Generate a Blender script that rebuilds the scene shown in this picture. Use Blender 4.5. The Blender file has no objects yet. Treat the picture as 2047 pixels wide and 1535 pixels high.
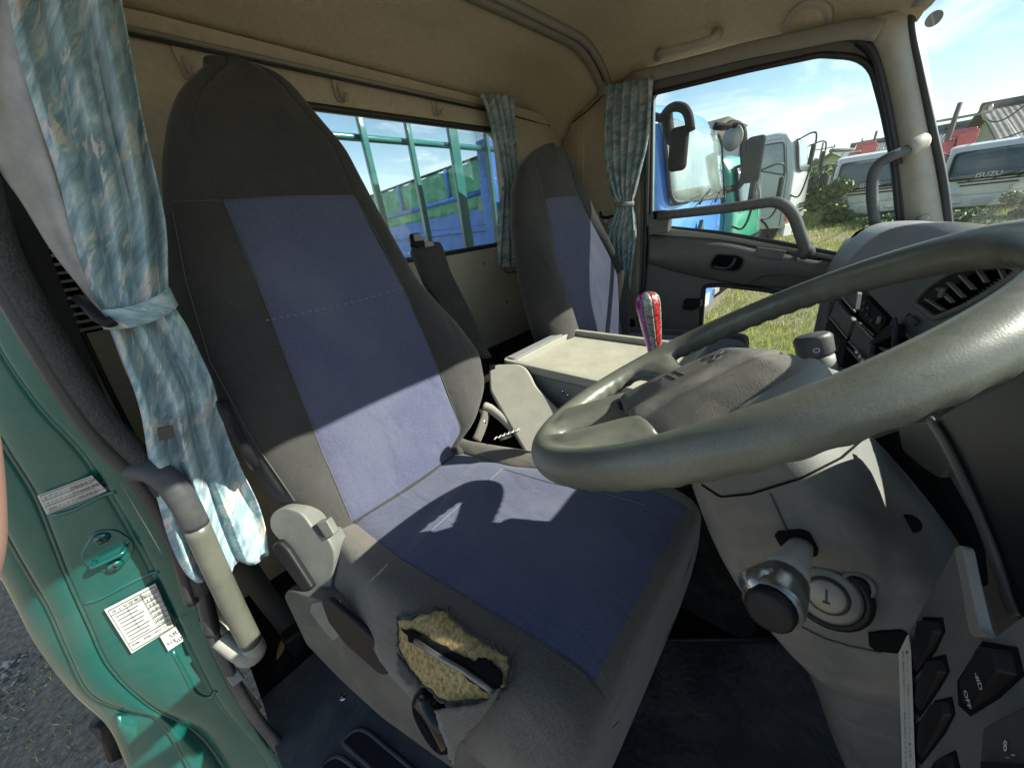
import bpy, bmesh, math, random
import numpy as np
from mathutils import Vector, Matrix
from mathutils.geometry import delaunay_2d_cdt
random.seed(7); RNG = np.random.default_rng(7)
R = math.radians
scene = bpy.context.scene
COL = scene.collection
# ------------------------------------------------------------------ camera
# world axes: +X front of the truck, +Y its left (passenger) side, +Z up; the camera stands in the open driver's door
FPX = 692.0; CX, CY = 1023.5, 767.5
_y = np.array([1730 - CX, 360 - CY, FPX]); _y /= np.linalg.norm(_y)
_x = np.array([205 - CX, 545 - CY, FPX]); _x -= _y * (_x @ _y); _x = -_x / np.linalg.norm(_x)
_z = np.cross(_x, _y)
MW = np.array([_x, _y, _z])                 # world = MW @ camera (x right, y down, z forward)
cam = bpy.data.cameras.new('camera'); camo = bpy.data.objects.new('camera', cam); COL.objects.link(camo)
rt, up, bk = MW @ [1, 0, 0], MW @ [0, -1, 0], MW @ [0, 0, -1]
camo.matrix_world = Matrix(((rt[0], up[0], bk[0], 0), (rt[1], up[1], bk[1], 0), (rt[2], up[2], bk[2], 0), (0, 0, 0, 1)))
cam.sensor_width = 36; cam.lens = 36 * FPX / 2047; cam.clip_start = 0.01; cam.clip_end = 2000
scene.camera = camo
# ------------------------------------------------------------------ light
SUN_AZ, SUN_EL = 37.0, 36.5
L = np.array([math.cos(R(SUN_EL)) * math.cos(R(SUN_AZ)), math.cos(R(SUN_EL)) * math.sin(R(SUN_AZ)), math.sin(R(SUN_EL))])
sd = bpy.data.lights.new('sun', 'SUN'); sd.energy = 4.8; sd.angle = R(0.5); sd.color = (1.0, 0.95, 0.86)
so = bpy.data.objects.new('sun', sd); COL.objects.link(so)
so.rotation_euler = Vector(L).to_track_quat('Z', 'Y').to_euler()
w = bpy.data.worlds.new('World'); scene.world = w; w.use_nodes = True
nt = w.node_tree; nt.nodes.clear()
def N(nt, t, **k):
    n = nt.nodes.new(t)
    for a, b in k.items():
        if a == 'ins':
            for i, v in b.items(): n.inputs[i].default_value = v
        else: setattr(n, a, b)
    return n
def LK(nt, a, i, b, j): nt.links.new(a.outputs[i], b.inputs[j])
sky = N(nt, 'ShaderNodeTexSky', sky_type='NISHITA', sun_disc=False, sun_elevation=R(SUN_EL), sun_rotation=R(90 - SUN_AZ), air_density=1.0, dust_density=0.6, ozone_density=1.0)
tc = N(nt, 'ShaderNodeTexCoord')
mp = N(nt, 'ShaderNodeMapping'); mp.inputs['Scale'].default_value = (1.0, 1.0, 4.5); mp.inputs['Location'].default_value = (.3, .1, .2)
no = N(nt, 'ShaderNodeTexNoise', ins={'Scale': 2.2, 'Detail': 10, 'Roughness': .6, 'Distortion': .5})
cr = N(nt, 'ShaderNodeValToRGB'); cr.color_ramp.elements[0].position = .50; cr.color_ramp.elements[1].position = .66
sx = N(nt, 'ShaderNodeSeparateXYZ')
rmp = N(nt, 'ShaderNodeMapRange', ins={'From Min': .75, 'From Max': .25, 'To Min': 0.0, 'To Max': .9})
ad = N(nt, 'ShaderNodeMath', operation='MULTIPLY'); ad2 = N(nt, 'ShaderNodeMath', operation='MAXIMUM')
hz = N(nt, 'ShaderNodeMapRange', ins={'From Min': .20, 'From Max': -.02, 'To Min': 0.0, 'To Max': .4})
mx = N(nt, 'ShaderNodeMix', data_type='RGBA'); mx.inputs[7].default_value = (8.2, 8.4, 8.6, 1)
gain = N(nt, 'ShaderNodeMix', data_type='RGBA', blend_type='MULTIPLY'); gain.inputs[0].default_value = 1; gain.inputs[7].default_value = (1.05, 1.12, 1.08, 1)
bg = N(nt, 'ShaderNodeBackground', ins={'Strength': .075}); wo = N(nt, 'ShaderNodeOutputWorld')
LK(nt, tc, 'Generated', mp, 0); LK(nt, mp, 0, no, 'Vector'); LK(nt, no, 'Fac', cr, 0)
LK(nt, tc, 'Generated', sx, 0); LK(nt, sx, 'Z', rmp, 'Value'); LK(nt, cr, 0, ad, 0); LK(nt, rmp, 0, ad, 1)
LK(nt, sx, 'Z', hz, 'Value'); LK(nt, ad, 0, ad2, 0); LK(nt, hz, 0, ad2, 1)
LK(nt, ad2, 0, mx, 0); LK(nt, sky, 0, gain, 6); LK(nt, gain, 2, mx, 6); LK(nt, mx, 2, bg, 'Color'); LK(nt, bg, 0, wo, 0)
scene.view_settings.view_transform = 'Standard'; scene.view_settings.look = 'None'
scene.view_settings.exposure = 1.36; scene.view_settings.gamma = 1; scene.view_settings.use_curve_mapping = False
scene.cycles.max_bounces = 10; scene.cycles.transparent_max_bounces = 16; scene.cycles.diffuse_bounces = 6
scene.cycles.use_denoising = True

# ------------------------------------------------------------------ helpers
def ray(px, py): return MW @ np.array([px - CX, py - CY, FPX])
def P(px, py, **k):
    """the point of an axis plane (x=, y= or z=) seen at that place of the photograph"""
    d = ray(px, py); (a, v), = k.items(); i = 'xyz'.index(a); return d * (v / d[i])
def PP(px, py, o, n):
    d = ray(px, py); o = np.array(o, float); n = np.array(n, float); return d * ((o @ n) / (d @ n))
def PS(l, **k): return [P(a, b, **k) for a, b in l]
def arr(*a): return np.array(a, float)
def nrm(v): v = np.array(v, float); return v / np.linalg.norm(v)
LOC = {}
def thing(name, label, cat, loc=(0, 0, 0), group=None, kind=None):
    o = bpy.data.objects.new(name, None); COL.objects.link(o); o.location = loc; o.empty_display_size = .05
    LOC[o] = np.array(loc, float); tag(o, label, cat, group, kind); return o
def tag(o, label=None, cat=None, group=None, kind=None):
    if label: o['label'] = label
    if cat: o['category'] = cat
    if group: o['group'] = group
    if kind: o['kind'] = kind
    return o
def M(name, V, F, mats, parent=None, smooth=False, mi=None, uv=None, bevel=0, segs=3, sub=0, solid=0, off=-1, remesh=0, sm=0, label=None, ang=35):
    V = np.asarray(V, float)
    base = LOC[parent] if parent is not None else np.zeros(3)
    if parent is None and len(V): base = arr(V[:, 0].mean(), V[:, 1].mean(), V[:, 2].min())
    me = bpy.data.meshes.new(name); me.from_pydata([tuple(v) for v in (V - base)], [], [tuple(int(i) for i in f) for f in F])
    if not isinstance(mats, (list, tuple)): mats = [mats]
    for m in mats: me.materials.append(m)
    if mi is not None: me.polygons.foreach_set('material_index', np.asarray(mi, dtype=np.int32))
    if uv is not None:
        ul = me.uv_layers.new(name='UVMap'); li = np.zeros(len(me.loops), dtype=np.int32); me.loops.foreach_get('vertex_index', li)
        ul.data.foreach_set('uv', np.asarray(uv, dtype=np.float32)[li].ravel())
    o = bpy.data.objects.new(name, me); COL.objects.link(o)
    if parent is None: o.location = base; LOC[o] = base
    else: o.parent = parent; LOC[o] = base
    bm = bmesh.new(); bm.from_mesh(me)
    if not uv is not None: bmesh.ops.recalc_face_normals(bm, faces=bm.faces)
    bm.to_mesh(me); bm.free()
    if smooth or bevel or sub or remesh: me.polygons.foreach_set('use_smooth', [True] * len(me.polygons))
    if solid:
        q = o.modifiers.new('solid', 'SOLIDIFY'); q.thickness = solid; q.offset = off
    if remesh:
        q = o.modifiers.new('remesh', 'REMESH'); q.mode = 'VOXEL'; q.voxel_size = remesh; q.use_smooth_shade = True
    if sm:
        q = o.modifiers.new('smooth', 'SMOOTH'); q.iterations = sm; q.factor = .5
    if bevel:
        q = o.modifiers.new('bevel', 'BEVEL'); q.width = bevel; q.segments = segs; q.limit_method = 'ANGLE'; q.angle_limit = R(ang); q.harden_normals = False
        q = o.modifiers.new('wn', 'WEIGHTED_NORMAL'); q.keep_sharp = True
    if sub:
        q = o.modifiers.new('sub', 'SUBSURF'); q.levels = sub; q.render_levels = sub
    if label: o['label'] = label
    return o
def cat(*ms):
    V, F, n = [], [], 0
    for v, f in ms:
        v = np.asarray(v, float); V.append(v); F += [tuple(i + n for i in g) for g in f]; n += len(v)
    return np.concatenate(V), F
def box(c, s, ax=None):
    c = np.array(c, float); h = np.array(s, float) / 2
    A = np.eye(3) if ax is None else np.array([nrm(a) for a in ax])
    V = [c + A.T @ (h * arr(i, j, k)) for i in (-1, 1) for j in (-1, 1) for k in (-1, 1)]
    return np.array(V), [(0, 1, 3, 2), (4, 6, 7, 5), (0, 4, 5, 1), (2, 3, 7, 6), (0, 2, 6, 4), (1, 5, 7, 3)]
def prism(pts, vec):
    p = np.array(pts, float); n = len(p); V = np.concatenate([p, p + np.array(vec, float)])
    return V, [tuple(range(n)), tuple(range(2 * n - 1, n - 1, -1))] + [(i, (i + 1) % n, n + (i + 1) % n, n + i) for i in range(n)]
def rnd(pts, r=.02, k=5):
    """round the corners of a closed outline"""
    p = [np.array(q, float) for q in pts]; n = len(p); out = []
    for i in range(n):
        a, b, c = p[i - 1], p[i], p[(i + 1) % n]; rr = r[i] if isinstance(r, (list, tuple)) else r
        la, lc = np.linalg.norm(a - b), np.linalg.norm(c - b); d = min(rr, la * .48, lc * .48)
        s, e = b + (a - b) / la * d, b + (c - b) / lc * d
        for t in np.linspace(0, 1, k): out.append((1 - t) ** 2 * s + 2 * t * (1 - t) * b + t * t * e)
    return out
def smoothpath(pts, k=8, closed=False):
    p = [np.array(q, float) for q in pts]; n = len(p); out = []
    for i in range(n if closed else n - 1):
        a = p[(i - 1) % n] if closed or i > 0 else 2 * p[0] - p[1]; b = p[i]; c = p[(i + 1) % n]
        d = p[(i + 2) % n] if closed or i + 2 < n else 2 * p[-1] - p[-2]
        for t in np.linspace(0, 1, k, endpoint=False):
            out.append(.5 * (2 * b + (c - a) * t + (2 * a - 5 * b + 4 * c - d) * t ** 2 + (3 * b - a - 3 * c + d) * t ** 3))
    if not closed: out.append(p[-1])
    return out
def tube(path, r, n=10, closed=False, flat=None, upv=(0, 0, 1)):
    """sweep; r number, list or (rx, ry); flat squashes"""
    p = np.array(path, float); m = len(p); V = []; F = []
    for i in range(m):
        a = p[(i - 1) % m] if closed or i else p[0]; b = p[(i + 1) % m] if closed or i < m - 1 else p[-1]
        t = nrm(b - a)
        if i == 0:
            u = np.cross(t, np.array(upv, float))
            if np.linalg.norm(u) < 1e-3: u = np.cross(t, arr(1, .1, 0))
        else: u = u - t * (u @ t)
        u = nrm(u); v = np.cross(u, t); rr = r[i] if isinstance(r, (list, np.ndarray)) else r
        ra, rb = rr if isinstance(rr, tuple) else (rr, rr if flat is None else rr * flat)
        for k in range(n):
            g = 2 * math.pi * k / n; V.append(p[i] + u * math.cos(g) * ra + v * math.sin(g) * rb)
    for i in range(m if closed else m - 1):
        for k in range(n):
            a, b = i * n + k, i * n + (k + 1) % n; c, d = ((i + 1) % m) * n + (k + 1) % n, ((i + 1) % m) * n + k; F.append((a, b, c, d))
    if not closed: F += [tuple(range(n - 1, -1, -1)), tuple(range((m - 1) * n, m * n))]
    return np.array(V), F
def rpath(pts, r, k=6):
    """open path with rounded bends"""
    p = [np.array(q, float) for q in pts]; out = [p[0]]
    for i in range(1, len(p) - 1):
        a, b, c = p[i - 1], p[i], p[i + 1]; la, lc = np.linalg.norm(a - b), np.linalg.norm(c - b); d = min(r, la * .48, lc * .48)
        s, e = b + (a - b) / la * d, b + (c - b) / lc * d
        for t in np.linspace(0, 1, k): out.append((1 - t) ** 2 * s + 2 * t * (1 - t) * b + t * t * e)
    return out + [p[-1]]
def grid(rows, closed=False):
    rows = [np.array(r, float) for r in rows]; n = len(rows[0]); V = np.concatenate(rows); F = []
    for i in range(len(rows) - 1):
        for k in range(n if closed else n - 1):
            F.append((i * n + k, i * n + (k + 1) % n, (i + 1) * n + (k + 1) % n, (i + 1) * n + k))
    return V, F
def caps(V, F, n, m): return V, F + [tuple(range(n - 1, -1, -1)), tuple(range((m - 1) * n, m * n))]
def lathe(prof, o, ax, n=24):
    """profile of (r, h) about the axis ax from o"""
    ax = nrm(ax); u = np.cross(ax, arr(.3, .9, .1)); u = nrm(u); v = np.cross(ax, u)
    rows = [[np.array(o) + ax * h + (u * math.cos(2 * math.pi * k / n) + v * math.sin(2 * math.pi * k / n)) * max(r, 1e-4) for k in range(n)] for r, h in prof]
    V, F = grid(rows, True); return caps(V, F, n, len(rows))
def plate(outer, holes=(), vec=None):
    """flat sheet with holes (all 3D, coplanar), thickened by vec"""
    bm = bmesh.new()
    for lp in [outer] + list(holes):
        vs = [bm.verts.new(tuple(p)) for p in lp]
        for i in range(len(vs)): bm.edges.new((vs[i], vs[(i + 1) % len(vs)]))
    bmesh.ops.triangle_fill(bm, use_beauty=True, use_dissolve=False, edges=bm.edges[:])
    if vec is not None:
        r = bmesh.ops.extrude_face_region(bm, geom=bm.faces[:])
        bmesh.ops.translate(bm, vec=Vector(tuple(vec)), verts=[g for g in r['geom'] if isinstance(g, bmesh.types.BMVert)])
    bm.verts.index_update(); V = [tuple(v.co) for v in bm.verts]; F = [tuple(v.index for v in f.verts) for f in bm.faces]; bm.free()
    return np.array(V), F
def text(s, o, ux, uy, size, mat, parent, name='lettering', ext=.0006, align='LEFT', bold=0):
    cu = bpy.data.curves.new('t', 'FONT'); cu.body = s; cu.size = 1; cu.extrude = 0; cu.align_x = align; cu.resolution_u = 2; cu.offset = bold
    t = bpy.data.objects.new('t', cu); COL.objects.link(t); bpy.context.view_layer.update()
    me = bpy.data.meshes.new_from_object(t.evaluated_get(bpy.context.evaluated_depsgraph_get())); COL.objects.unlink(t); bpy.data.objects.remove(t)
    ux, uy = nrm(ux), nrm(uy); n = np.cross(ux, uy)
    V = np.array([np.array(o) + ux * v.co.x * size + uy * v.co.y * size for v in me.vertices]) if len(me.vertices) else np.zeros((0, 3))
    F = [tuple(p.vertices) for p in me.polygons]
    if not len(V): return None
    return M(name, V + n * ext, F, mat, parent)
def copy_tree(o, parent=None):
    c = o.copy(); COL.objects.link(c); c.parent = parent; LOC[c] = LOC.get(o, np.zeros(3))
    for ch in list(o.children): copy_tree(ch, c)
    return c
def lerp(a, b, t): return a + (b - a) * t
def ip(x, xs, ys): return float(np.interp(x, xs, ys))

# ------------------------------------------------------------------ materials
def S(name, col, rough=.6, metal=0, nscale=0, namp=.15, bscale=0, bamp=.1, bdist=.002, spec=.5, dirt=0, dscale=6, coat=0, sheen=0, col2=None, coords='Object', trans=0, btype='noise'):
    m = bpy.data.materials.new(name); m.use_nodes = True; t = m.node_tree; b = t.nodes['Principled BSDF']
    c = (*col, 1); b.inputs['Roughness'].default_value = rough; b.inputs['Metallic'].default_value = metal
    b.inputs['Specular IOR Level'].default_value = spec; b.inputs['Coat Weight'].default_value = coat; b.inputs['Sheen Weight'].default_value = sheen
    b.inputs['Base Color'].default_value = c; tcn = N(t, 'ShaderNodeTexCoord'); src = None
    if nscale:
        a = N(t, 'ShaderNodeTexNoise', ins={'Scale': nscale, 'Detail': 6, 'Roughness': .6}); LK(t, tcn, coords, a, 'Vector')
        q = N(t, 'ShaderNodeMix', data_type='RGBA'); c2 = col2 or tuple(max(0, x * (1 - namp * 2.2)) for x in col)
        q.inputs[6].default_value = (*c2, 1); q.inputs[7].default_value = (*[x * (1 + namp) for x in col], 1)
        r = N(t, 'ShaderNodeMapRange', ins={'From Min': .3, 'From Max': .7}); LK(t, a, 'Fac', r, 0); LK(t, r, 0, q, 0); src = (q, 2)
    if dirt:
        a = N(t, 'ShaderNodeTexNoise', ins={'Scale': dscale, 'Detail': 8, 'Roughness': .7, 'Distortion': .6}); LK(t, tcn, coords, a, 'Vector')
        r = N(t, 'ShaderNodeMapRange', ins={'From Min': .45, 'From Max': .75, 'To Max': dirt}); LK(t, a, 'Fac', r, 0)
        q = N(t, 'ShaderNodeMix', data_type='RGBA'); q.inputs[6].default_value = c; q.inputs[7].default_value = (.28, .25, .19, 1)
        LK(t, r, 0, q, 0)
        if src: LK(t, src[0], src[1], q, 6)
        src = (q, 2)
        r2 = N(t, 'ShaderNodeMapRange', ins={'To Min': rough, 'To Max': min(1, rough + .3)}); LK(t, r, 0, r2, 0); LK(t, r2, 0, b, 'Roughness')
    if src: LK(t, src[0], src[1], b, 'Base Color')
    if bscale:
        if btype == 'noise': a = N(t, 'ShaderNodeTexNoise', ins={'Scale': bscale, 'Detail': 4, 'Roughness': .6}); o_ = 'Fac'
        else: a = N(t, 'ShaderNodeTexVoronoi', feature='DISTANCE_TO_EDGE', ins={'Scale': bscale}); o_ = 'Distance'
        LK(t, tcn, coords, a, 'Vector'); bp = N(t, 'ShaderNodeBump', ins={'Strength': bamp, 'Distance': bdist}); LK(t, a, o_, bp, 'Height'); LK(t, bp, 0, b, 'Normal')
    return m
def fabric(name, col, col2, wr=.25):
    m = S(name, col, .95, nscale=420, namp=.2, spec=.12, sheen=.25); t = m.node_tree; b = t.nodes['Principled BSDF']; b.inputs['Sheen Roughness'].default_value = .5
    tcn = [n for n in t.nodes if n.type == 'TEX_COORD'][0]
    big = N(t, 'ShaderNodeTexNoise', ins={'Scale': 5, 'Detail': 5, 'Roughness': .6}); LK(t, tcn, 'Object', big, 'Vector')
    mxn = [n for n in t.nodes if n.type == 'MIX'][0]; q = N(t, 'ShaderNodeMix', data_type='RGBA'); q.inputs[7].default_value = (*col2, 1)
    r = N(t, 'ShaderNodeMapRange', ins={'From Min': .42, 'From Max': .68, 'To Max': .55}); LK(t, big, 'Fac', r, 0); LK(t, r, 0, q, 0); LK(t, mxn, 2, q, 6); LK(t, q, 2, b, 'Base Color')
    f = N(t, 'ShaderNodeTexNoise', ins={'Scale': 1100, 'Detail': 2}); LK(t, tcn, 'Object', f, 'Vector')
    mp = N(t, 'ShaderNodeMapping'); mp.inputs['Scale'].default_value = (1, 2.4, 1.6); mp.inputs['Rotation'].default_value = (0, 0, .5); LK(t, tcn, 'Object', mp, 0)
    g = N(t, 'ShaderNodeTexNoise', ins={'Scale': 4.5, 'Detail': 3, 'Distortion': .8}); LK(t, mp, 0, g, 'Vector')
    b1 = N(t, 'ShaderNodeBump', ins={'Strength': .5, 'Distance': .0008}); LK(t, f, 'Fac', b1, 'Height')
    b2 = N(t, 'ShaderNodeBump', ins={'Strength': wr * 1.8, 'Distance': .02}); LK(t, g, 'Fac', b2, 'Height'); LK(t, b1, 0, b2, 'Normal'); LK(t, b2, 0, b, 'Normal'); return m
m_dark = fabric('charcoal_cloth', (.047, .045, .044), (.076, .069, .060))
m_blue = fabric('navy_cloth', (.088, .094, .155), (.122, .126, .172))
m_bolster = fabric('brown_grey_cloth', (.125, .110, .094), (.165, .142, .115))
m_head = S('headliner', (.54, .475, .335), .95, nscale=70, namp=.05, bscale=260, bamp=.8, spec=.1, dirt=.25, dscale=2.5)
m_wall = S('rear_trim_board', (.56, .50, .385), .95, nscale=60, namp=.06, bscale=240, bamp=.8, spec=.1, dirt=.35, dscale=3)
m_trim = S('grey_plastic', (.30, .29, .25), .55, nscale=40, namp=.05, bscale=900, bamp=.25, dirt=.3, dscale=7)
m_pillar = S('warm_grey_plastic', (.44, .41, .345), .6, nscale=30, namp=.05, bscale=900, bamp=.2, dirt=.3, dscale=6)
m_dash = S('dash_plastic', (.10, .108, .11), .5, nscale=60, namp=.06, bscale=1000, bamp=.3, dirt=.25, dscale=8)
m_dashl = S('dash_light_plastic', (.22, .225, .225), .42, nscale=60, namp=.05, bscale=1000, bamp=.25, dirt=.2)
m_dgrey = S('dark_grey_plastic', (.050, .053, .057), .45, nscale=50, namp=.08, bscale=900, bamp=.3, dirt=.3)
m_door = S('door_plastic', (.155, .155, .145), .55, nscale=50, namp=.06, bscale=900, bamp=.25, dirt=.3)
m_black = S('black_plastic', (.009, .009, .011), .5, bscale=700, bamp=.12, spec=.25)
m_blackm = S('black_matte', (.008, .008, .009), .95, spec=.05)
m_rub = S('black_rubber', (.030, .030, .031), .5, nscale=260, namp=1.0, col2=(.008, .008, .008), bscale=260, bamp=1, bdist=.004)
m_rubs = S('smooth_rubber', (.03, .03, .032), .45)
m_rim = S('olive_grey_leather', (.118, .122, .098), .34, nscale=14, namp=.12, bscale=420, bamp=.08, bdist=.001, dirt=.25, dscale=9, btype='vor', spec=.5)
_t = m_rim.node_tree; _b = _t.nodes['Principled BSDF']; _l = _b.inputs['Base Color'].links[0]; _s = _l.from_socket
_v = N(_t, 'ShaderNodeTexVoronoi', feature='DISTANCE_TO_EDGE', ins={'Scale': 360}); _c = [n for n in _t.nodes if n.type == 'TEX_COORD'][0]; LK(_t, _c, 'Object', _v, 'Vector')
_r = N(_t, 'ShaderNodeMapRange', ins={'From Min': 0.0, 'From Max': .10, 'To Min': .80, 'To Max': 1.0}); LK(_t, _v, 'Distance', _r, 0)
_q = N(_t, 'ShaderNodeMix', data_type='RGBA', blend_type='MULTIPLY'); _q.inputs[0].default_value = 1; _t.links.new(_s, _q.inputs[6]); LK(_t, _r, 0, _q, 7); LK(_t, _q, 2, _b, 'Base Color')
m_pad = S('worn_pad', (.105, .097, .088), .5, nscale=30, namp=.12, bscale=420, bamp=.45, bdist=.0012, dirt=.5, dscale=14, btype='vor')
m_padg = S('pad_grey', (.19, .20, .18), .5, bscale=500, bamp=.3, dirt=.3)
m_shroud = S('shroud_plastic', (.108, .110, .106), .6, nscale=14, namp=.07, bscale=700, bamp=.5, bdist=.001, dirt=.45, dscale=12)
m_carpet = S('black_carpet', (.020, .020, .021), 1, nscale=200, namp=.3, bscale=500, bamp=1, bdist=.004, spec=.05, dirt=.12, dscale=14)
m_mat = S('rubber_mat', (.028, .030, .034), .55, nscale=25, namp=.2, dirt=.35, dscale=6)
m_step = S('step_plastic', (.035, .040, .048), .6, bscale=900, bamp=.4, dirt=.3, dscale=9)
m_seatp = S('seat_side_plastic', (.062, .063, .059), .5, nscale=50, namp=.06, bscale=900, bamp=.3, dirt=.3, dscale=9)
m_seatpl = S('seat_hinge_plastic', (.15, .153, .138), .42, nscale=50, namp=.06, bscale=900, bamp=.2, dirt=.3, dscale=9)
m_chrome = S('worn_metal', (.62, .62, .62), .25, 1, dirt=.3)
m_tray = S('tray_mat', (.33, .31, .25), .75, nscale=8, namp=.12, bscale=120, bamp=.3, dirt=.7, dscale=9)
m_cons = S('console_plastic', (.20, .20, .185), .5, nscale=40, namp=.06, bscale=900, bamp=.25, dirt=.3)
m_consl = S('console_light', (.31, .30, .255), .5, nscale=20, namp=.06, bscale=700, bamp=.25, dirt=.5, dscale=10)
m_foam = S('yellow_foam', (.40, .29, .13), .95, nscale=160, namp=.3, bscale=300, bamp=.6, bdist=.002, spec=.1)
m_skin = S('skin', (.30, .17, .13), .5, bscale=60, bamp=.1)
m_white = S('white_label', (.52, .51, .47), .45)
m_ink = S('ink', (.03, .03, .035), .6)
m_inkw = S('white_ink', (.6, .6, .6), .6)
def paint(name, col, flake=True, rough=.3):
    m = S(name, col, rough, .35 if flake else 0, coat=.9, dirt=.12, dscale=9); t = m.node_tree; b = t.nodes['Principled BSDF']
    if flake:
        tcn = [n for n in t.nodes if n.type == 'TEX_COORD'][0]; v = N(t, 'ShaderNodeTexVoronoi', ins={'Scale': 1400}); LK(t, tcn, 'Object', v, 'Vector')
        bp = N(t, 'ShaderNodeBump', ins={'Strength': .25, 'Distance': .0006}); LK(t, v, 'Distance', bp, 'Height'); LK(t, bp, 0, b, 'Normal')
    b.inputs['Coat Roughness'].default_value = .08; return m
m_green = paint('green_metallic_paint', (.002, .102, .090))
m_greenf = paint('green_frame_paint', (.012, .12, .11), False)
m_tblue = paint('blue_truck_paint', (.065, .25, .74), False, .28)
m_tgreen = paint('green_truck_paint', (.015, .26, .16), False)
m_tsilver = paint('silver_truck_paint', (.50, .51, .50), False)
m_twhite = paint('white_truck_paint', (.62, .63, .60), False)
m_red = paint('red_crane_paint', (.45, .04, .05), False)
m_tarp = S('green_tarp', (.12, .42, .26), .7, nscale=5, namp=.2, bscale=6, bamp=.9, bdist=.08)
m_bblue = S('blue_steel', (.055, .20, .62), .45, nscale=6, namp=.15, dirt=.15, dscale=3)
m_tglass = S('truck_glass', (.055, .075, .075), .08, spec=.8, coat=.5)
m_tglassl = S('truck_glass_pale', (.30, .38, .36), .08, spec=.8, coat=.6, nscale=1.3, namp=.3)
m_orange = S('orange_lens', (.8, .18, .02), .2, coat=.5)
m_lamp = S('clear_lens', (.55, .56, .55), .15, metal=.4, coat=.5)
m_tyre = S('tyre', (.03, .03, .03), .8)
m_hub = S('wheel_steel', (.22, .22, .21), .5, .4)
def glass(name, tint=(.93, .97, .95), f=.6, dirt=.04):
    m = bpy.data.materials.new(name); m.use_nodes = True; t = m.node_tree; t.nodes.clear()
    o = N(t, 'ShaderNodeOutputMaterial'); a = N(t, 'ShaderNodeBsdfTransparent', ins={'Color': (*tint, 1)}); g = N(t, 'ShaderNodeBsdfGlossy', ins={'Roughness': .02})
    fr = N(t, 'ShaderNodeFresnel', ins={'IOR': 1.4}); q = N(t, 'ShaderNodeMixShader'); fm = N(t, 'ShaderNodeMath', operation='MULTIPLY'); fm.inputs[1].default_value = f; LK(t, fr, 0, fm, 0); LK(t, fm, 0, q, 0); LK(t, a, 0, q, 1); LK(t, g, 0, q, 2)
    d = N(t, 'ShaderNodeBsdfDiffuse', ins={'Color': (.7, .7, .66, 1)}); tcn = N(t, 'ShaderNodeTexCoord'); no_ = N(t, 'ShaderNodeTexNoise', ins={'Scale': 4, 'Detail': 8, 'Roughness': .7})
    LK(t, tcn, 'Object', no_, 'Vector'); r = N(t, 'ShaderNodeMapRange', ins={'From Min': .4, 'From Max': .8, 'To Min': dirt * .4, 'To Max': dirt * 2.2}); LK(t, no_, 'Fac', r, 0)
    q2 = N(t, 'ShaderNodeMixShader'); LK(t, r, 0, q2, 0); LK(t, q, 0, q2, 1); LK(t, d, 0, q2, 2); LK(t, q2, 0, o, 0); return m
m_glass = glass('window_glass')
m_wglass = glass('windscreen_glass', (.90, .96, .92), f=.12, dirt=.05)
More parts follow.
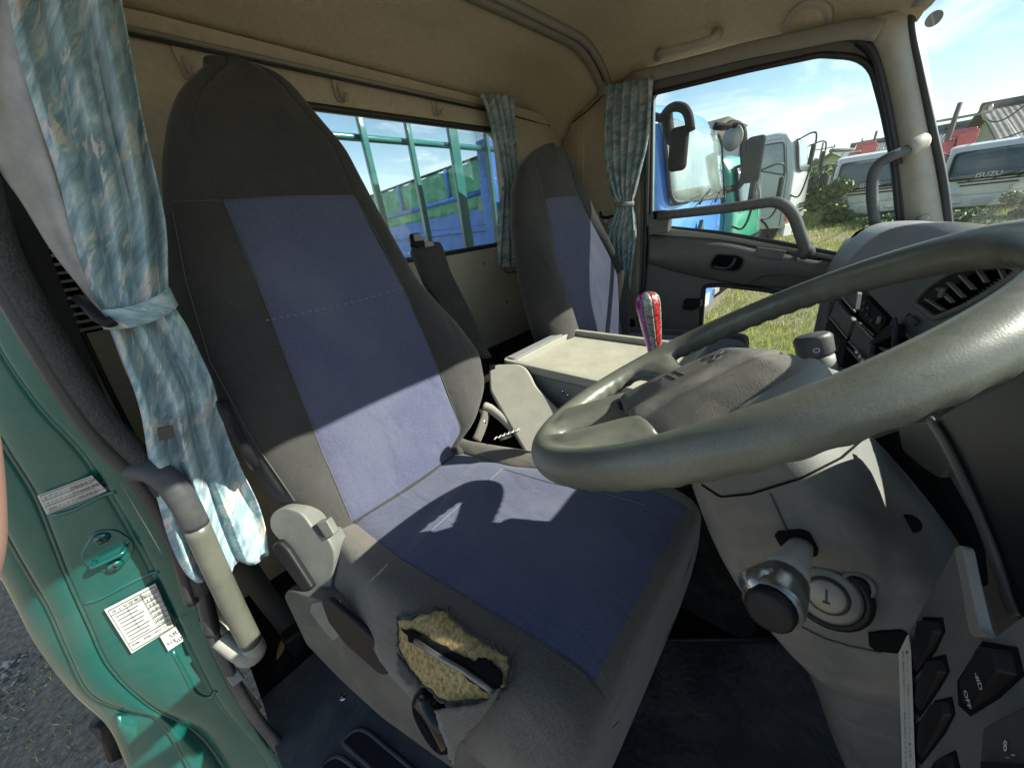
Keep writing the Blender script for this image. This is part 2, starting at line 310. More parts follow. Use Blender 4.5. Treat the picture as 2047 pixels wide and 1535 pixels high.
def curtain_mat():
    m = bpy.data.materials.new('camouflage_curtain_cloth'); m.use_nodes = True; t = m.node_tree; b = t.nodes['Principled BSDF']
    b.inputs['Roughness'].default_value = .75; b.inputs['Specular IOR Level'].default_value = .3; b.inputs['Sheen Weight'].default_value = .3
    tcn = N(t, 'ShaderNodeTexCoord'); vr = N(t, 'ShaderNodeVectorRotate', rotation_type='Z_AXIS'); vr.inputs['Angle'].default_value = R(33); LK(t, tcn, 'UV', vr, 'Vector'); mp = N(t, 'ShaderNodeMapping'); mp.inputs['Scale'].default_value = (1.0, 3.0, 1); LK(t, vr, 0, mp, 0)
    a = N(t, 'ShaderNodeTexNoise', ins={'Scale': 7, 'Detail': 6, 'Roughness': .6, 'Distortion': 1.6}); LK(t, mp, 0, a, 'Vector')
    r = N(t, 'ShaderNodeValToRGB'); e = r.color_ramp.elements; e[0].position = .34; e[0].color = (.20, .31, .36, 1); e[1].position = .64; e[1].color = (.66, .77, .79, 1)
    for p_, c_ in ((.44, (.30, .44, .50, 1)), (.53, (.42, .58, .62, 1))): k = e.new(p_); k.color = c_
    LK(t, a, 'Fac', r, 0)
    a2 = N(t, 'ShaderNodeTexNoise', ins={'Scale': 5.5, 'Detail': 7, 'Roughness': .62, 'Distortion': 2.2}); a2.noise_dimensions = '4D'; a2.inputs['W'].default_value = 3; LK(t, mp, 0, a2, 'Vector')
    r2 = N(t, 'ShaderNodeMapRange', ins={'From Min': .555, 'From Max': .575}); LK(t, a2, 'Fac', r2, 0)
    q = N(t, 'ShaderNodeMix', data_type='RGBA'); q.inputs[7].default_value = (.74, .68, .61, 1); LK(t, r2, 0, q, 0); LK(t, r, 0, q, 6)
    mp2 = N(t, 'ShaderNodeMapping'); mp2.inputs['Scale'].default_value = (14, 130, 1); LK(t, vr, 0, mp2, 0)
    st = N(t, 'ShaderNodeTexNoise', ins={'Scale': 1.6, 'Detail': 3, 'Distortion': .6}); LK(t, mp2, 0, st, 'Vector')
    st2 = N(t, 'ShaderNodeMapRange', ins={'From Min': .35, 'From Max': .65, 'To Min': .80, 'To Max': 1.08}); LK(t, st, 'Fac', st2, 0)
    q2 = N(t, 'ShaderNodeMix', data_type='RGBA', blend_type='MULTIPLY'); q2.inputs[0].default_value = 1; LK(t, q, 2, q2, 6); LK(t, st2, 0, q2, 7); LK(t, q2, 2, b, 'Base Color')
    tr = N(t, 'ShaderNodeBsdfTranslucent', ins={'Color': (.3, .42, .42, 1)}); ms = N(t, 'ShaderNodeMixShader', ins={0: .22}); o = [n for n in t.nodes if n.type == 'OUTPUT_MATERIAL'][0]
    LK(t, b, 0, ms, 1); LK(t, tr, 0, ms, 2); LK(t, ms, 0, o, 0)
    f = N(t, 'ShaderNodeTexNoise', ins={'Scale': 700}); LK(t, tcn, 'Object', f, 'Vector'); bp = N(t, 'ShaderNodeBump', ins={'Strength': .3, 'Distance': .0008}); LK(t, f, 'Fac', bp, 'Height'); LK(t, bp, 0, b, 'Normal')
    return m
m_curt = curtain_mat()
m_lining = S('grey_lining', (.42, .41, .40), .9, nscale=30, namp=.1, bscale=700, bamp=.4, dirt=.5, dscale=9)
# ================================================================== helpers that need the camera rays
def away(n, o):
    n = nrm(n); return -n if np.dot(n, -np.array(o, float)) > 0 else n          # unit normal pointing away from the camera
def slab(name, px, o, n, depth, mat, parent, bevel=.003, r=0, raise_=0, holes=(), **k):
    a = away(n, o); o2 = np.array(o, float) - a * raise_
    pts = [PP(x, y, o2, n) for x, y in px]
    if r: pts = rnd(pts, r)
    if holes:
        V, F = plate(pts, [rnd([PP(x, y, o2, n) for x, y in h], .006) for h in holes], a * depth)
    else: V, F = prism(pts, a * depth)
    return M(name, V, F, mat, parent, bevel=bevel, **k)
def plane3(a, b, c):
    a, b, c = map(lambda q: np.array(q, float), (a, b, c)); return a, nrm(np.cross(b - a, c - a))
from mathutils.bvhtree import BVHTree
def bvh(*obs):
    V, F = [], []; dg = bpy.context.evaluated_depsgraph_get(); bpy.context.view_layer.update()
    for o in obs:
        e = o.evaluated_get(dg); me = e.to_mesh(); n = len(V); V += [Vector(tuple(LOC[o])) + v.co for v in me.vertices]; F += [[i + n for i in p.vertices] for p in me.polygons]; e.to_mesh_clear()
    return BVHTree.FromPolygons(V, F)
def cast(b, px, py, off=0.0, default=None):
    d = ray(px, py); h = b.ray_cast(Vector((0, 0, 0)), Vector(tuple(d)))
    if h[0] is None: return np.array(default, float) if default is not None else None
    n = h[1]; n = n if n.dot(Vector(tuple(d))) < 0 else -n; return np.array(h[0] + n * off)
def patch(name, b, px, off, mat, parent, step=8, thick=.002, jit=0, **k):
    """a sheet with the given outline laid on a surface, with real thickness"""
    from mathutils.geometry import intersect_point_tri_2d
    poly = [Vector(p) for p in px]; n = len(poly); xs = [p.x for p in poly]; ys = [p.y for p in poly]; pts = list(poly)
    def inside(x, y):
        c = False
        for i in range(n):
            a, e = poly[i], poly[i - 1]
            if (a.y > y) != (e.y > y) and x < (e.x - a.x) * (y - a.y) / (e.y - a.y) + a.x: c = not c
        return c
    y = min(ys) + step / 2
    while y < max(ys):
        x = min(xs) + step / 2
        while x < max(xs):
            if inside(x, y) and min((Vector((x, y)) - q).length for q in poly) > step * .5: pts.append(Vector((x + random.uniform(-jit, jit), y + random.uniform(-jit, jit))))
            x += step
        y += step
    r = delaunay_2d_cdt(pts, [], [list(range(n))], 1, 1e-4)
    V = []
    for v in r[0]:
        q = cast(b, v.x, v.y, off); V.append(q if q is not None else (V[-1] if V else np.zeros(3)))
    return M(name, V, [tuple(f) for f in r[2]], mat, parent, smooth=True, solid=thick, off=0, **k)

# ================================================================== the cab shell
XR, YL = -1.35, 2.0
cab = thing('truck_cab', 'beige lined interior of the truck cab with green door jamb, rear window and windscreen', 'truck cab', (-.6, .95, -1.1))
def zc(x): return ip(x, [-1.37, -1.25, -1.1, -.95, -.6, -.3, -.1, .0, .06, .12], [.53, .62, .685, .70, .69, .645, .585, .535, .505, .485])
def roof_z(x, y):
    z = zc(x); t = max(0, (y - 1.66) / .34, (.24 - y) / .34); return z - .145 * min(t, 1.0) ** 2.4 - .02 * (y - .95) * (x < -1.3)
xs = np.concatenate([np.linspace(-1.37, -1.0, 14), np.linspace(-.95, .12, 22)]); ys = np.concatenate([np.linspace(-.10, .24, 10), np.linspace(.32, 1.6, 14), np.linspace(1.66, 2.0, 14)])
def xe(y): return .0 + .08 * max(0, 1 - ((y - .95) / 1.03) ** 2) ** .5
def xm(x, y): return x if x < -.6 else -.6 + (x + .6) * (xe(y) + .6) / .72
V, F = grid([[(xm(x, y), y, roof_z(xm(x, y), y)) for y in ys] for x in xs])
M('headliner', V, F, m_head, cab, smooth=True, solid=.03, off=1)
# outer roof skin so that the sun cannot pass the sides
V, F = grid([[(xm(x, y), y, roof_z(xm(x, y), min(max(y, -.1), 2.0)) + .05) for y in np.linspace(-.07, 1.97, 30)] for x in np.linspace(-1.42, .11, 24)])
M('roof_skin', V, F, m_green, cab, smooth=True, solid=.01, off=1)
# rear wall with the window opening
def yz(l, x): return [arr(x, a, b) for a, b in l]
rw = rnd(yz([(.47, -.093), (1.495, -.093), (1.495, .402), (.47, .402)], XR), .06, 8)
V, F = plate(yz([(-.32, -1.12), (2.03, -1.12), (2.03, .50), (1.5, .515), (.3, .545), (-.32, .53)], XR), [rw], arr(-.05, 0, 0))
rear = M('rear_wall', V, F, m_wall, cab)
V, F = tube(rw, .011, 8, closed=True, upv=(1, 0, 0)); M('window_seal', V, F, m_rubs, cab, smooth=True)
V, F = prism(rw, arr(-.005, 0, 0)); rg = M('rear_window', V + arr(-.03, 0, 0), F, m_glass, cab)
V, F = tube([(XR + .012, .1, .505), (XR + .012, 1.55, .478)], .007, 8); M('curtain_rail', V, F, m_trim, cab, smooth=True)
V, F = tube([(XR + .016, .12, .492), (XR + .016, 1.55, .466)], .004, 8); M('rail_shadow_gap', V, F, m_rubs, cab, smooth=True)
# left side wall behind the door, right side wall behind the driver's door
V, F = grid([[(-1.36, YL + .01, z), (-1.2, YL + .005, z), (-1.0, YL, z), (-.86, YL - .015, z), (-.845, YL - .02, z)] for z in np.linspace(-1.12, .60, 10)]); M('side_wall', V, F, m_wall, cab, smooth=True, solid=.03, off=1)
V, F = grid([[(-1.36, -.24, z), (-1.1, -.20 - .02 * (z < -.3), z), (-.93, -.125 - .06 * min(1, max(0, (-z - .2) / .8)), z)] for z in np.linspace(-1.12, .60, 14)]); M('side_wall', V, F, m_wall, cab, smooth=True, solid=.01)
# vertical creases on the left rear corner
V, F = tube([(-1.20, YL - .003, .53), (-1.2, YL - .003, -.6)], .003, 6); M('trim_seam', V, F, m_wall, cab, smooth=True)
V, F = tube(smoothpath([(XR + .002, 1.55, .475), (-1.34, 1.99, .455), (-1.2, 1.985, .475), (-1.08, 1.98, .52)], 6), .0035, 6); M('trim_seam', V, F, m_rubs, cab, smooth=True)
# roof arch moulding over the seats
def archrow(dx0, dx1, dz): return [[(-1.05 + dx, y, roof_z(-1.05 + dx, y) - dz) for dx in (dx0, dx0 + .004, dx1 - .004, dx1)] for y in np.concatenate([np.linspace(-.08, 1.6, 20), np.linspace(1.65, 1.985, 16)])]
for a, b, dz in ((-.045, -.005, .014), (.005, .028, .018), (-.008, .008, .006)):
    rows = archrow(a, b, dz)
    for r_ in rows: r_[0] = (r_[0][0], r_[0][1], r_[0][2] + dz); r_[3] = (r_[3][0], r_[3][1], r_[3][2] + dz)
    V, F = grid(rows); M('roof_arch_trim', V, F, m_rubs if dz < .01 else m_trim, cab, smooth=True, solid=.003)
V, F = tube(smoothpath([(-1.055, 1.965, .60), (-1.055, 1.978, .56), (-1.055, 1.982, .525)], 4), (.036, .016), 12); M('trim_end_cap', V, F, m_trim, cab, smooth=True)
# floor, rear ledge, engine tunnel
V, F = box((-.4, .93, -1.13), (1.95, 2.2, .04)); M('cab_floor', V, F, m_carpet, cab)
V, F = box((-1.10, 1.36, -.86), (.50, 1.26, .52)); M('rear_ledge', V, F, m_carpet, cab, bevel=.02)
V, F = box((-.62, 1.0, -.90), (1.30, .50, .44)); M('engine_tunnel', V, F, m_carpet, cab, bevel=.04)
V, F = box((.55, .95, -.66), (.04, 2.2, .95)); M('firewall', V, F, m_blackm, cab)
mm = S('floor_mat_rubber', (.018, .020, .024), .5, dirt=.30, dscale=5); t_ = mm.node_tree; b_ = t_.nodes['Principled BSDF']
tcn = N(t_, 'ShaderNodeTexCoord'); vv = N(t_, 'ShaderNodeTexVoronoi', ins={'Scale': 24}); wv = N(t_, 'ShaderNodeMath', operation='SINE'); ml = N(t_, 'ShaderNodeMath', operation='MULTIPLY'); ml.inputs[1].default_value = 16
LK(t_, tcn, 'Object', vv, 'Vector'); LK(t_, vv, 'Distance', ml, 0); LK(t_, ml, 0, wv, 0); bp_ = N(t_, 'ShaderNodeBump', ins={'Strength': .16, 'Distance': .003}); LK(t_, wv, 0, bp_, 'Height'); LK(t_, bp_, 0, b_, 'Normal')
pts = [P(1262, 1282, z=-1.10), P(1600, 1278, z=-1.10), P(2000, 1290, z=-1.10), arr(.5, .55, -1.1), arr(.5, -.1, -1.10), arr(-.46, -.1, -1.10), arr(-.46, .4, -1.10)]
V, F = prism(rnd(pts, .03), arr(0, 0, .012)); tag(M('floor_mat', V, F, mm, None, bevel=.004), 'black rubber floor mat with ring pattern under the steering column', 'floor mat')
# raised toe board edge
V, F = tube([P(1250, 1278, z=-1.085), P(1600, 1276, z=-1.085), P(1800, 1277, z=-1.085)], .007, 6); M('mat_retainer', V, F, m_black, cab, smooth=True)
# step plate beside the seat
so_, sn_ = arr(-.6, -.03, -1.095), arr(0, 0, 1)
st = M('step_panel', *prism(rnd([P(x, y, z=-1.098) for x, y in [(528, 1402), (648, 1296), (800, 1420), (960, 1560), (1100, 1700), (640, 1700), (560, 1520)]], .012), arr(0, 0, .018)), m_step, cab, bevel=.005)
for l in ([(682, 1482), (712, 1455), (735, 1462), (900, 1600), (860, 1640)], [(640, 1530), (672, 1508), (700, 1525), (800, 1620), (700, 1660)]):
    q = [P(x, y, z=-1.078) for x, y in l]; V, F = tube(rnd(q, .03, 6), .006, 6, closed=True); M('step_rib', V, F, m_step, st, smooth=True)
    V, F = prism(rnd(q, .03, 6), arr(0, 0, .003)); M('tread', V, F, m_black, st, bevel=.001)
V, F = lathe([(.0, .004), (.009, .003), (.011, 0)], P(687, 1392, z=-1.082), (0, 0, 1), 16); M('screw', V, F, m_chrome, st, smooth=True)
c0 = P(687, 1392, z=-1.077); V, F = cat(box(c0, (.010, .002, .003)), box(c0, (.002, .010, .003))); M('screw_slot', V, F, m_black, st)
# louvred vent on the rear wall beside the driver's door
lv = M('vent_grille', *prism(rnd([arr(XR + .001, y, z) for y, z in [(-.235, -.13), (-.06, -.13), (-.06, .115), (-.235, .115)]], .01), arr(.006, 0, 0)), m_blackm, cab)
V, F = cat(*[box((XR + .014, -.148, -.12 + .0185 * i), (.012, .172, .006)) for i in range(13)]); M('slats', V, F, m_pillar, lv, bevel=.001)
# small screw plugs on the rear wall
for p in ((968, 527), (1013, 603)):
    V, F = lathe([(0, .004), (.006, .004), (.009, 0)], P(*p, x=XR), (1, 0, 0), 14); M('trim_plug', V, F, m_trim, cab, smooth=True)

# ---- green door jamb: rows of (pixel, pixel, distance behind the camera line x)
def jrow(l): return [P(a, b, x=c) for a, b, c in l]
r0 = [(-60, 330, -.90), (0, 520, -.90), (100, 700, -.90), (200, 850, -.90), (300, 960, -.90), (365, 1080, -.90), (398, 1190, -.89), (430, 1300, -.87), (480, 1400, -.84), (545, 1500, -.80), (640, 1640, -.70)]
r1 = [(-90, 480, -.905), (-20, 660, -.905), (75, 805, -.905), (168, 905, -.905), (240, 1015, -.905), (300, 1120, -.905), (350, 1225, -.90), (395, 1320, -.88), (450, 1420, -.85), (520, 1505, -.81), (600, 1650, -.72)]
r2 = [(-130, 600, -.935), (-70, 740, -.935), (5, 880, -.935), (70, 985, -.935), (105, 1070, -.935), (140, 1160, -.935), (178, 1245, -.93), (222, 1335, -.92), (300, 1410, -.91), (410, 1480, -.88), (510, 1640, -.80)]
r3 = [(-160, 700, -.96), (-110, 840, -.96), (-30, 985, -.96), (25, 1090, -.96), (60, 1150, -.96), (100, 1220, -.96), (135, 1300, -.95), (180, 1385, -.94), (250, 1418, -.93), (330, 1450, -.90), (430, 1640, -.82)]
r4 = [(-200, 800, -1.0), (-160, 920, -1.0), (-70, 1060, -1.0), (-5, 1150, -1.0), (30, 1215, -1.0), (60, 1275, -1.0), (100, 1335, -.99), (150, 1392, -.985), (215, 1455, -.97), (250, 1530, -.94), (300, 1650, -.88)]
rows = [smoothpath([p * 1.035 for p in jrow(r)], 6) for r in (r0, r1, r2, r3, r4)]
rows = [np.array(r) for r in rows]
full = []
for i in range(4):
    a, b = rows[i], rows[i + 1]
    full.append(a)
    if i >= 1: full.append(lerp(a, b, .04) + arr(-.010, 0, 0)); full.append(lerp(a, b, .10) + arr(-.002, 0, 0))
    full.append(lerp(a, b, .5) + arr(.006, 0, 0))
    full.append(lerp(a, b, .93) + arr(.004, 0, 0))
full.append(rows[4]); full.append(rows[4] + arr(-.06, -.008, 0)); full.append(rows[4] + arr(-.5, -.03, 0))
V, F = grid(full); jamb = M('door_jamb', V, F, m_green, cab, smooth=True, solid=.004, off=-1, sub=1)
for rr in (rows[2], rows[3]):
    V, F = tube(rr + arr(-.004, -.001, 0), .0035, 6); M('jamb_seam', V, F, paint('green_groove', (.006, .06, .05), False) if rr is rows[2] else bpy.data.materials['green_groove'], cab, smooth=True)
# outer cab body below (blue-green corner panel) and mud guard
V, F = grid([smoothpath([P(a, b, x=-.97) for a, b in l], 6) for l in ([(232, 1425), (300, 1432), (345, 1475), (385, 1540), (470, 1700)], [(238, 1450), (262, 1500), (285, 1550), (310, 1620), (350, 1750)])])
M('corner_panel', V, F, m_green, cab, smooth=True, solid=.01)
V, F = tube([P(205, 1435, x=-1.05), P(228, 1462, x=-1.05), P(240, 1500, x=-1.05)], .022, 12); M('rubber_stop', V, F, m_black, cab, smooth=True)
# weather strips round the door opening
s0 = smoothpath([P(a + 8, b - 12, x=-.865) for a, b, c in r0[:7]], 8)
V, F = tube(s0, .021, 12, flat=.8); M('weather_strip', V, F, m_rub, cab, smooth=True)
s1 = smoothpath([P(a - 14, b + 14, x=-.868) for a, b, c in r0[:7]], 8)
V, F = tube(s1, .012, 10); M('weather_strip', V, F, m_rubs, cab, smooth=True)
s2 = smoothpath([P(372, 1085, x=-.88), P(398, 1150, x=-.88), P(412, 1210, x=-.87), P(425, 1262, x=-.86)], 6); V, F = tube(s2, .020, 12, flat=.7); M('weather_strip', V, F, m_rubs, cab, smooth=True)
s3 = smoothpath([P(412, 1235, x=-.865), P(452, 1330, x=-.85), P(505, 1425, x=-.82), P(580, 1520, x=-.77), P(680, 1680, x=-.68)], 6); V, F = tube(s3, .016, 12, flat=.6); M('sill_strip', V, F, m_dgrey, cab, smooth=True)
V, F = box(P(470, 1352, x=-.835), (.03, .022, .016), ax=((.8, .1, -.4), (0, 1, 0), (.4, 0, .8))); M('strip_clip', V, F, m_trim, cab, bevel=.003)
# striker
jb = bvh(jamb)
for px_ in ([(170, 1205), (200, 1196), (250, 1170), (300, 1146), (318, 1142)], [(108, 1030), (150, 1018), (205, 990), (232, 982)], [(345, 1300), (372, 1350), (392, 1385), (420, 1392), (432, 1380)]):
    V, F = tube(smoothpath([cast(jb, a, b, -.001) for a, b in px_], 5), .0045, 8); M('pressed_edge', V, F, m_green, cab, smooth=True)
stk = M('striker_plate', *prism(rnd([cast(jb, x, y, .004) for x, y in [(160, 1112), (188, 1060), (232, 1056), (272, 1078), (268, 1100), (238, 1140), (188, 1140)]], .012), arr(-.008, 0, 0)), m_green, cab, bevel=.002)
V, F = tube(rpath([cast(jb, 192, 1120, .004), cast(jb, 192, 1120, .022), cast(jb, 250, 1092, .022), cast(jb, 250, 1092, .004)], .008), .0042, 10); M('striker_loop', V, F, m_green, stk, smooth=True)
for p in ((205, 1073), (232, 1127)):
    V, F = lathe([(0, .004), (.010, .004), (.012, 0)], cast(jb, *p, .005), (1, 0, 0), 16); s_ = M('screw', V, F, m_green, stk, smooth=True)
    c = cast(jb, *p, .0095); V, F = cat(box(c, (.002, .012, .003)), box(c, (.002, .003, .012))); M('screw_slot', V, F, m_ink, s_)
# stickers on the jamb
def sticker(label, quad, lines, grp=None):
    q = [cast(jb, x, y, .009) for x, y in quad]; th = thing('sticker', label, 'sticker', q[3])
    M('paper', *prism(q, arr(-.0015, 0, 0)), m_white, th)
    ux, uy = q[1] - q[0], q[0] - q[3]
    for fn in lines: fn(th, q[3] + arr(.0008, 0, 0), ux, uy)
    return th
def bars(segs, wth=.02):
    def f(th, o, ux, uy):
        V, F = cat(*[prism([o + ux * a + uy * b, o + ux * c + uy * b, o + ux * c + uy * (b + d), o + ux * a + uy * (b + d)], arr(.0004, 0, 0)) for a, b, c, d in segs]); M('ruled_lines', V, F, m_ink, th)
    return f
def words(s, a, b, h, name='lettering', wmax=None):
    def f(th, o, ux, uy): text(s, o + ux * a + uy * b, ux, uy, h * np.linalg.norm(uy), m_ink, th, name, ext=.0006)
    return f
w1 = .022
sticker('narrow white parts label high on the green jamb, above the striker', [(85, 985), (196, 944), (212, 978), (103, 1022)],
        [bars([(.04, .05, .96, w1), (.04, .93, .96, w1), (.04, .05, .042, .9), (.955, .05, .958, .9), (.04, .66, .96, w1), (.56, .05, .565, .62), (.04, .36, .96, w1)]),
         words('エアクリーナエレメント', .07, .72, .17), words('部品番号 ME', .58, .72, .15), words('オイルフィルター(純正部品)', .07, .43, .15), words('ME0-50R 100-A02', .6, .43, .15), words('燃料フィルター(純正部品)', .07, .13, .15), words('ME0-80R 103-A02', .6, .13, .15)])
sticker('large white tyre pressure table sticker on the sunlit green jamb, below the striker', [(213, 1212), (308, 1162), (356, 1245), (266, 1299)],
        [bars([(.04, .04, .96, .012), (.04, .95, .96, .012), (.04, .04, .046, .91), (.955, .04, .961, .91), (.04, .84, .96, .01), (.66, .2, .668, .75), (.04, .2, .96, .01), (.35, .35, .355, .49), (.8, .2, .805, .64)] + [(.66, .2 + .107 * i, .96, .009) for i in range(1, 6)] + [(.10, .25 + .075 * i, .50 + .04 * (i % 3), .012) for i in range(8)]),
         words('タイヤ空気圧', .07, .87, .07), words('kg/cm²(kPa)', .67, .87, .055)] + [words(s, .70, .75 - .107 * i, .07) for i, s in enumerate(['7.50', '9.00', '6.00', '9.00', '9.00', '7.00'])] + [words('前輪・後輪の適正な空気圧を守ること', .08, .12, .05), words('トラック・バス', .6, .06, .05)])
sticker('tiny white square sticker just under the tyre pressure table', [(320, 1268), (350, 1248), (366, 1276), (336, 1296)], [words('SRS', .4, .6, .34), words('ﾀｲﾔ', .08, .3, .25), words('50', .5, .12, .34)])
# ---- pillars and windscreen
V, F = grid([[lerp(P(*a, y=YL - .03), P(*b, y=YL - .05), t) + arr(0, -.035 * math.sin(math.pi * t), 0) for t in np.linspace(0, 1, 9)] for a, b in [((1690, 62), (1828, 5)), ((1722, 92), (1824, 45)), ((1755, 160), (1832, 110)), ((1778, 260), (1853, 220)), ((1792, 350), (1876, 340)), ((1800, 430), (1893, 440)), ((1806, 520), (1905, 540))]])
apil = M('windscreen_pillar', V, F, m_pillar, cab, smooth=True, solid=.02, off=1, sub=1)
ab = bvh(apil)
V, F = tube(smoothpath([P(a, b, y=YL - .05) for a, b in [(1900, -60), (1858, -15), (1826, 15), (1822, 60), (1838, 140), (1862, 250), (1886, 365), (1902, 500)]], 6), .011, 10); M('windscreen_seal', V, F, m_rubs, cab, smooth=True)
V, F = tube(smoothpath([P(a, b, y=YL - .03) for a, b in [(1715, 82), (1750, 120), (1775, 210), (1790, 300), (1803, 400), (1808, 480)]], 6), .012, 10); M('door_seal', V, F, m_rubs, cab, smooth=True)
V, F = lathe([(0, .006), (.010, .006), (.013, .002), (.017, 0)], cast(ab, 1846, 438, 0), (-.2, -1, 0), 18); M('pillar_plug', V, F, m_pillar, cab, smooth=True)
# windscreen glass, header and the driver's side pillar (they shape the light that comes in)
def ws(y, t): # t 0 bottom .. 1 top
    c = max(0, 1 - ((y - .95) / 1.03) ** 2); return arr(lerp(.27, .0, t) + lerp(.22 * c, .08 * c ** .5, t), y, lerp(-.24, .455 + .03 * c, t))
V, F = grid([[ws(y, t) for y in np.linspace(-.07, 1.955, 24)] for t in np.linspace(0, 1, 10)]); M('windscreen', V, F, m_wglass, cab, smooth=True)
V, F = grid([[ws(y, 1.0) + arr(a, 0, b) for y in np.linspace(-.12, 2.0, 24)] for a, b in ((.01, -.015), (-.03, 0), (-.03, .05), (.02, .06))]); M('header_trim', V, F, m_pillar, cab, smooth=True, solid=.01)
V, F = tube([(.28, -.10, -.3), (.14, -.11, .15), (-.01, -.10, .50)], (.035, .05), 10); M('windscreen_pillar', V, F, m_pillar, cab, smooth=True)
V, F = tube(smoothpath([P(1180, 60, y=1.9) , P(1560, 20, y=1.93)], 2), .002, 4)
# driver-side fold of the cab roof edge over the open door
V, F = tube([(-.95, -.11, .53), (-.4, -.12, .53), (0, -.11, .50)], .02, 8); M('door_header', V, F, m_rubs, cab, smooth=True)

# ================================================================== fixtures
def hook(px, py, lab):
    o = P(px, py, x=XR); t = thing('coat_hook', lab, 'hook', o, 'coat hooks above the rear window')
    M('base_plate', *prism(rnd([o + arr(.002, y, z) for y, z in [(-.014, -.038), (.014, -.038), (.017, .036), (-.017, .036)]], .006), arr(.008, 0, 0)), m_pillar, t, bevel=.002)
    V, F = tube(smoothpath([o + arr(a, b, c) for a, b, c in [(.004, 0, .005), (.016, 0, -.012), (.022, .002, -.030), (.036, .004, -.036), (.045, .004, -.024)]], 5), [.008] * 5 + [.007] * 10 + [.006] * 5 + [.007], 10); M('hook_arm', V, F, m_pillar, t, smooth=True); return t
hook(674, 177, 'beige plastic coat hook on the rear wall, just right of the driver seat top')
hook(868, 210, 'beige plastic coat hook on the rear wall, nearer the bundled rear curtain')
hook(368, 125, 'beige coat hook almost hidden by the top of the driver seat')
# roof grab handle
def gp(px, py, y): return P(px, py, y=y)
gh = thing('grab_handle', 'pale grab handle on the headliner above the passenger door', 'grab handle', gp(1375, 90, 1.9))
V, F = tube(smoothpath([gp(1318, 108, 1.93), gp(1322, 106, 1.885), gp(1345, 100, 1.87), gp(1380, 92, 1.87), gp(1410, 84, 1.87), gp(1427, 76, 1.88), gp(1434, 67, 1.92)], 5), (.010, .014), 10); M('grip', V, F, m_pillar, gh, smooth=True)
for p in ((1318, 110), (1434, 66)): V, F = lathe([(.024, 0), (.022, .012), (.012, .02)], gp(*p, 1.945), (0, -1, -.4), 14); M('mount', V, F, m_trim, gh, smooth=True)
# round speaker cover
hlb = bvh(next(o for o in cab.children if o.name == 'headliner')); hh = hlb.ray_cast(Vector((0, 0, 0)), Vector(tuple(ray(1615, 44)))); c = np.array(hh[0]); spn = np.array(hh[1]); spn = spn if spn @ c > 0 else -spn; c = c - spn * .012; V, F = lathe([(.074, .012), (.074, -.001), (.066, -.007), (.060, -.004), (.05, -.006), (0, -.007)], c, spn, 32); sp = thing('speaker_cover', 'round beige speaker cover in the headliner corner', 'speaker', c); M('ring', V, F, m_pillar, sp, smooth=True)
V, F = lathe([(.058, .0), (.05, -.008), (0, -.010)], c, spn, 32); M('mesh_grille', V, F, m_head, sp, smooth=True)
# round sticker on the windscreen
c = P(1867, 38, x=.07); nn = nrm(c); V, F = lathe([(.0, .001), (.024, .001), (.024, 0)], c, -nn, 28)
rs = thing('round_sticker', 'round brownish inspection sticker at the top corner of the windscreen', 'sticker', c); M('disc', V, F, S('sticker_brown', (.20, .17, .15), .6), rs)
uxs = nrm(np.cross(-nn, (0, 0, 1))) * -1; uxs = rt; ups = up
text('点検', c - nn * .0018 - uxs * .011 + ups * .001, uxs, ups, .009, S('sticker_print', (.35, .33, .30), .5), rs); text('6', c - nn * .0018 - uxs * .004 - ups * .011, uxs, ups, .009, bpy.data.materials['sticker_print'], rs)
# grab bar in the pillar between door and windscreen
pb = thing('pillar_grab_bar', 'grey curved grab bar hanging on the windscreen pillar', 'grab handle', P(1750, 450, y=1.86))
V, F = tube(smoothpath([P(a, b, y=c) for a, b, c in [(1836, 286, 1.90), (1812, 300, 1.86), (1782, 313, 1.84), (1757, 328, 1.84), (1745, 352, 1.84), (1743, 390, 1.85), (1747, 430, 1.86), (1752, 462, 1.88)]], 6), .0155, 12); M('bar', V, F, m_dash, pb, smooth=True)
V, F = tube(smoothpath([P(a, b, y=c) for a, b, c in [(1818, 300, 1.86), (1832, 290, 1.87), (1846, 283, 1.89)]], 4), (.020, .024), 14); M('mount', V, F, m_pillar, pb, smooth=True)

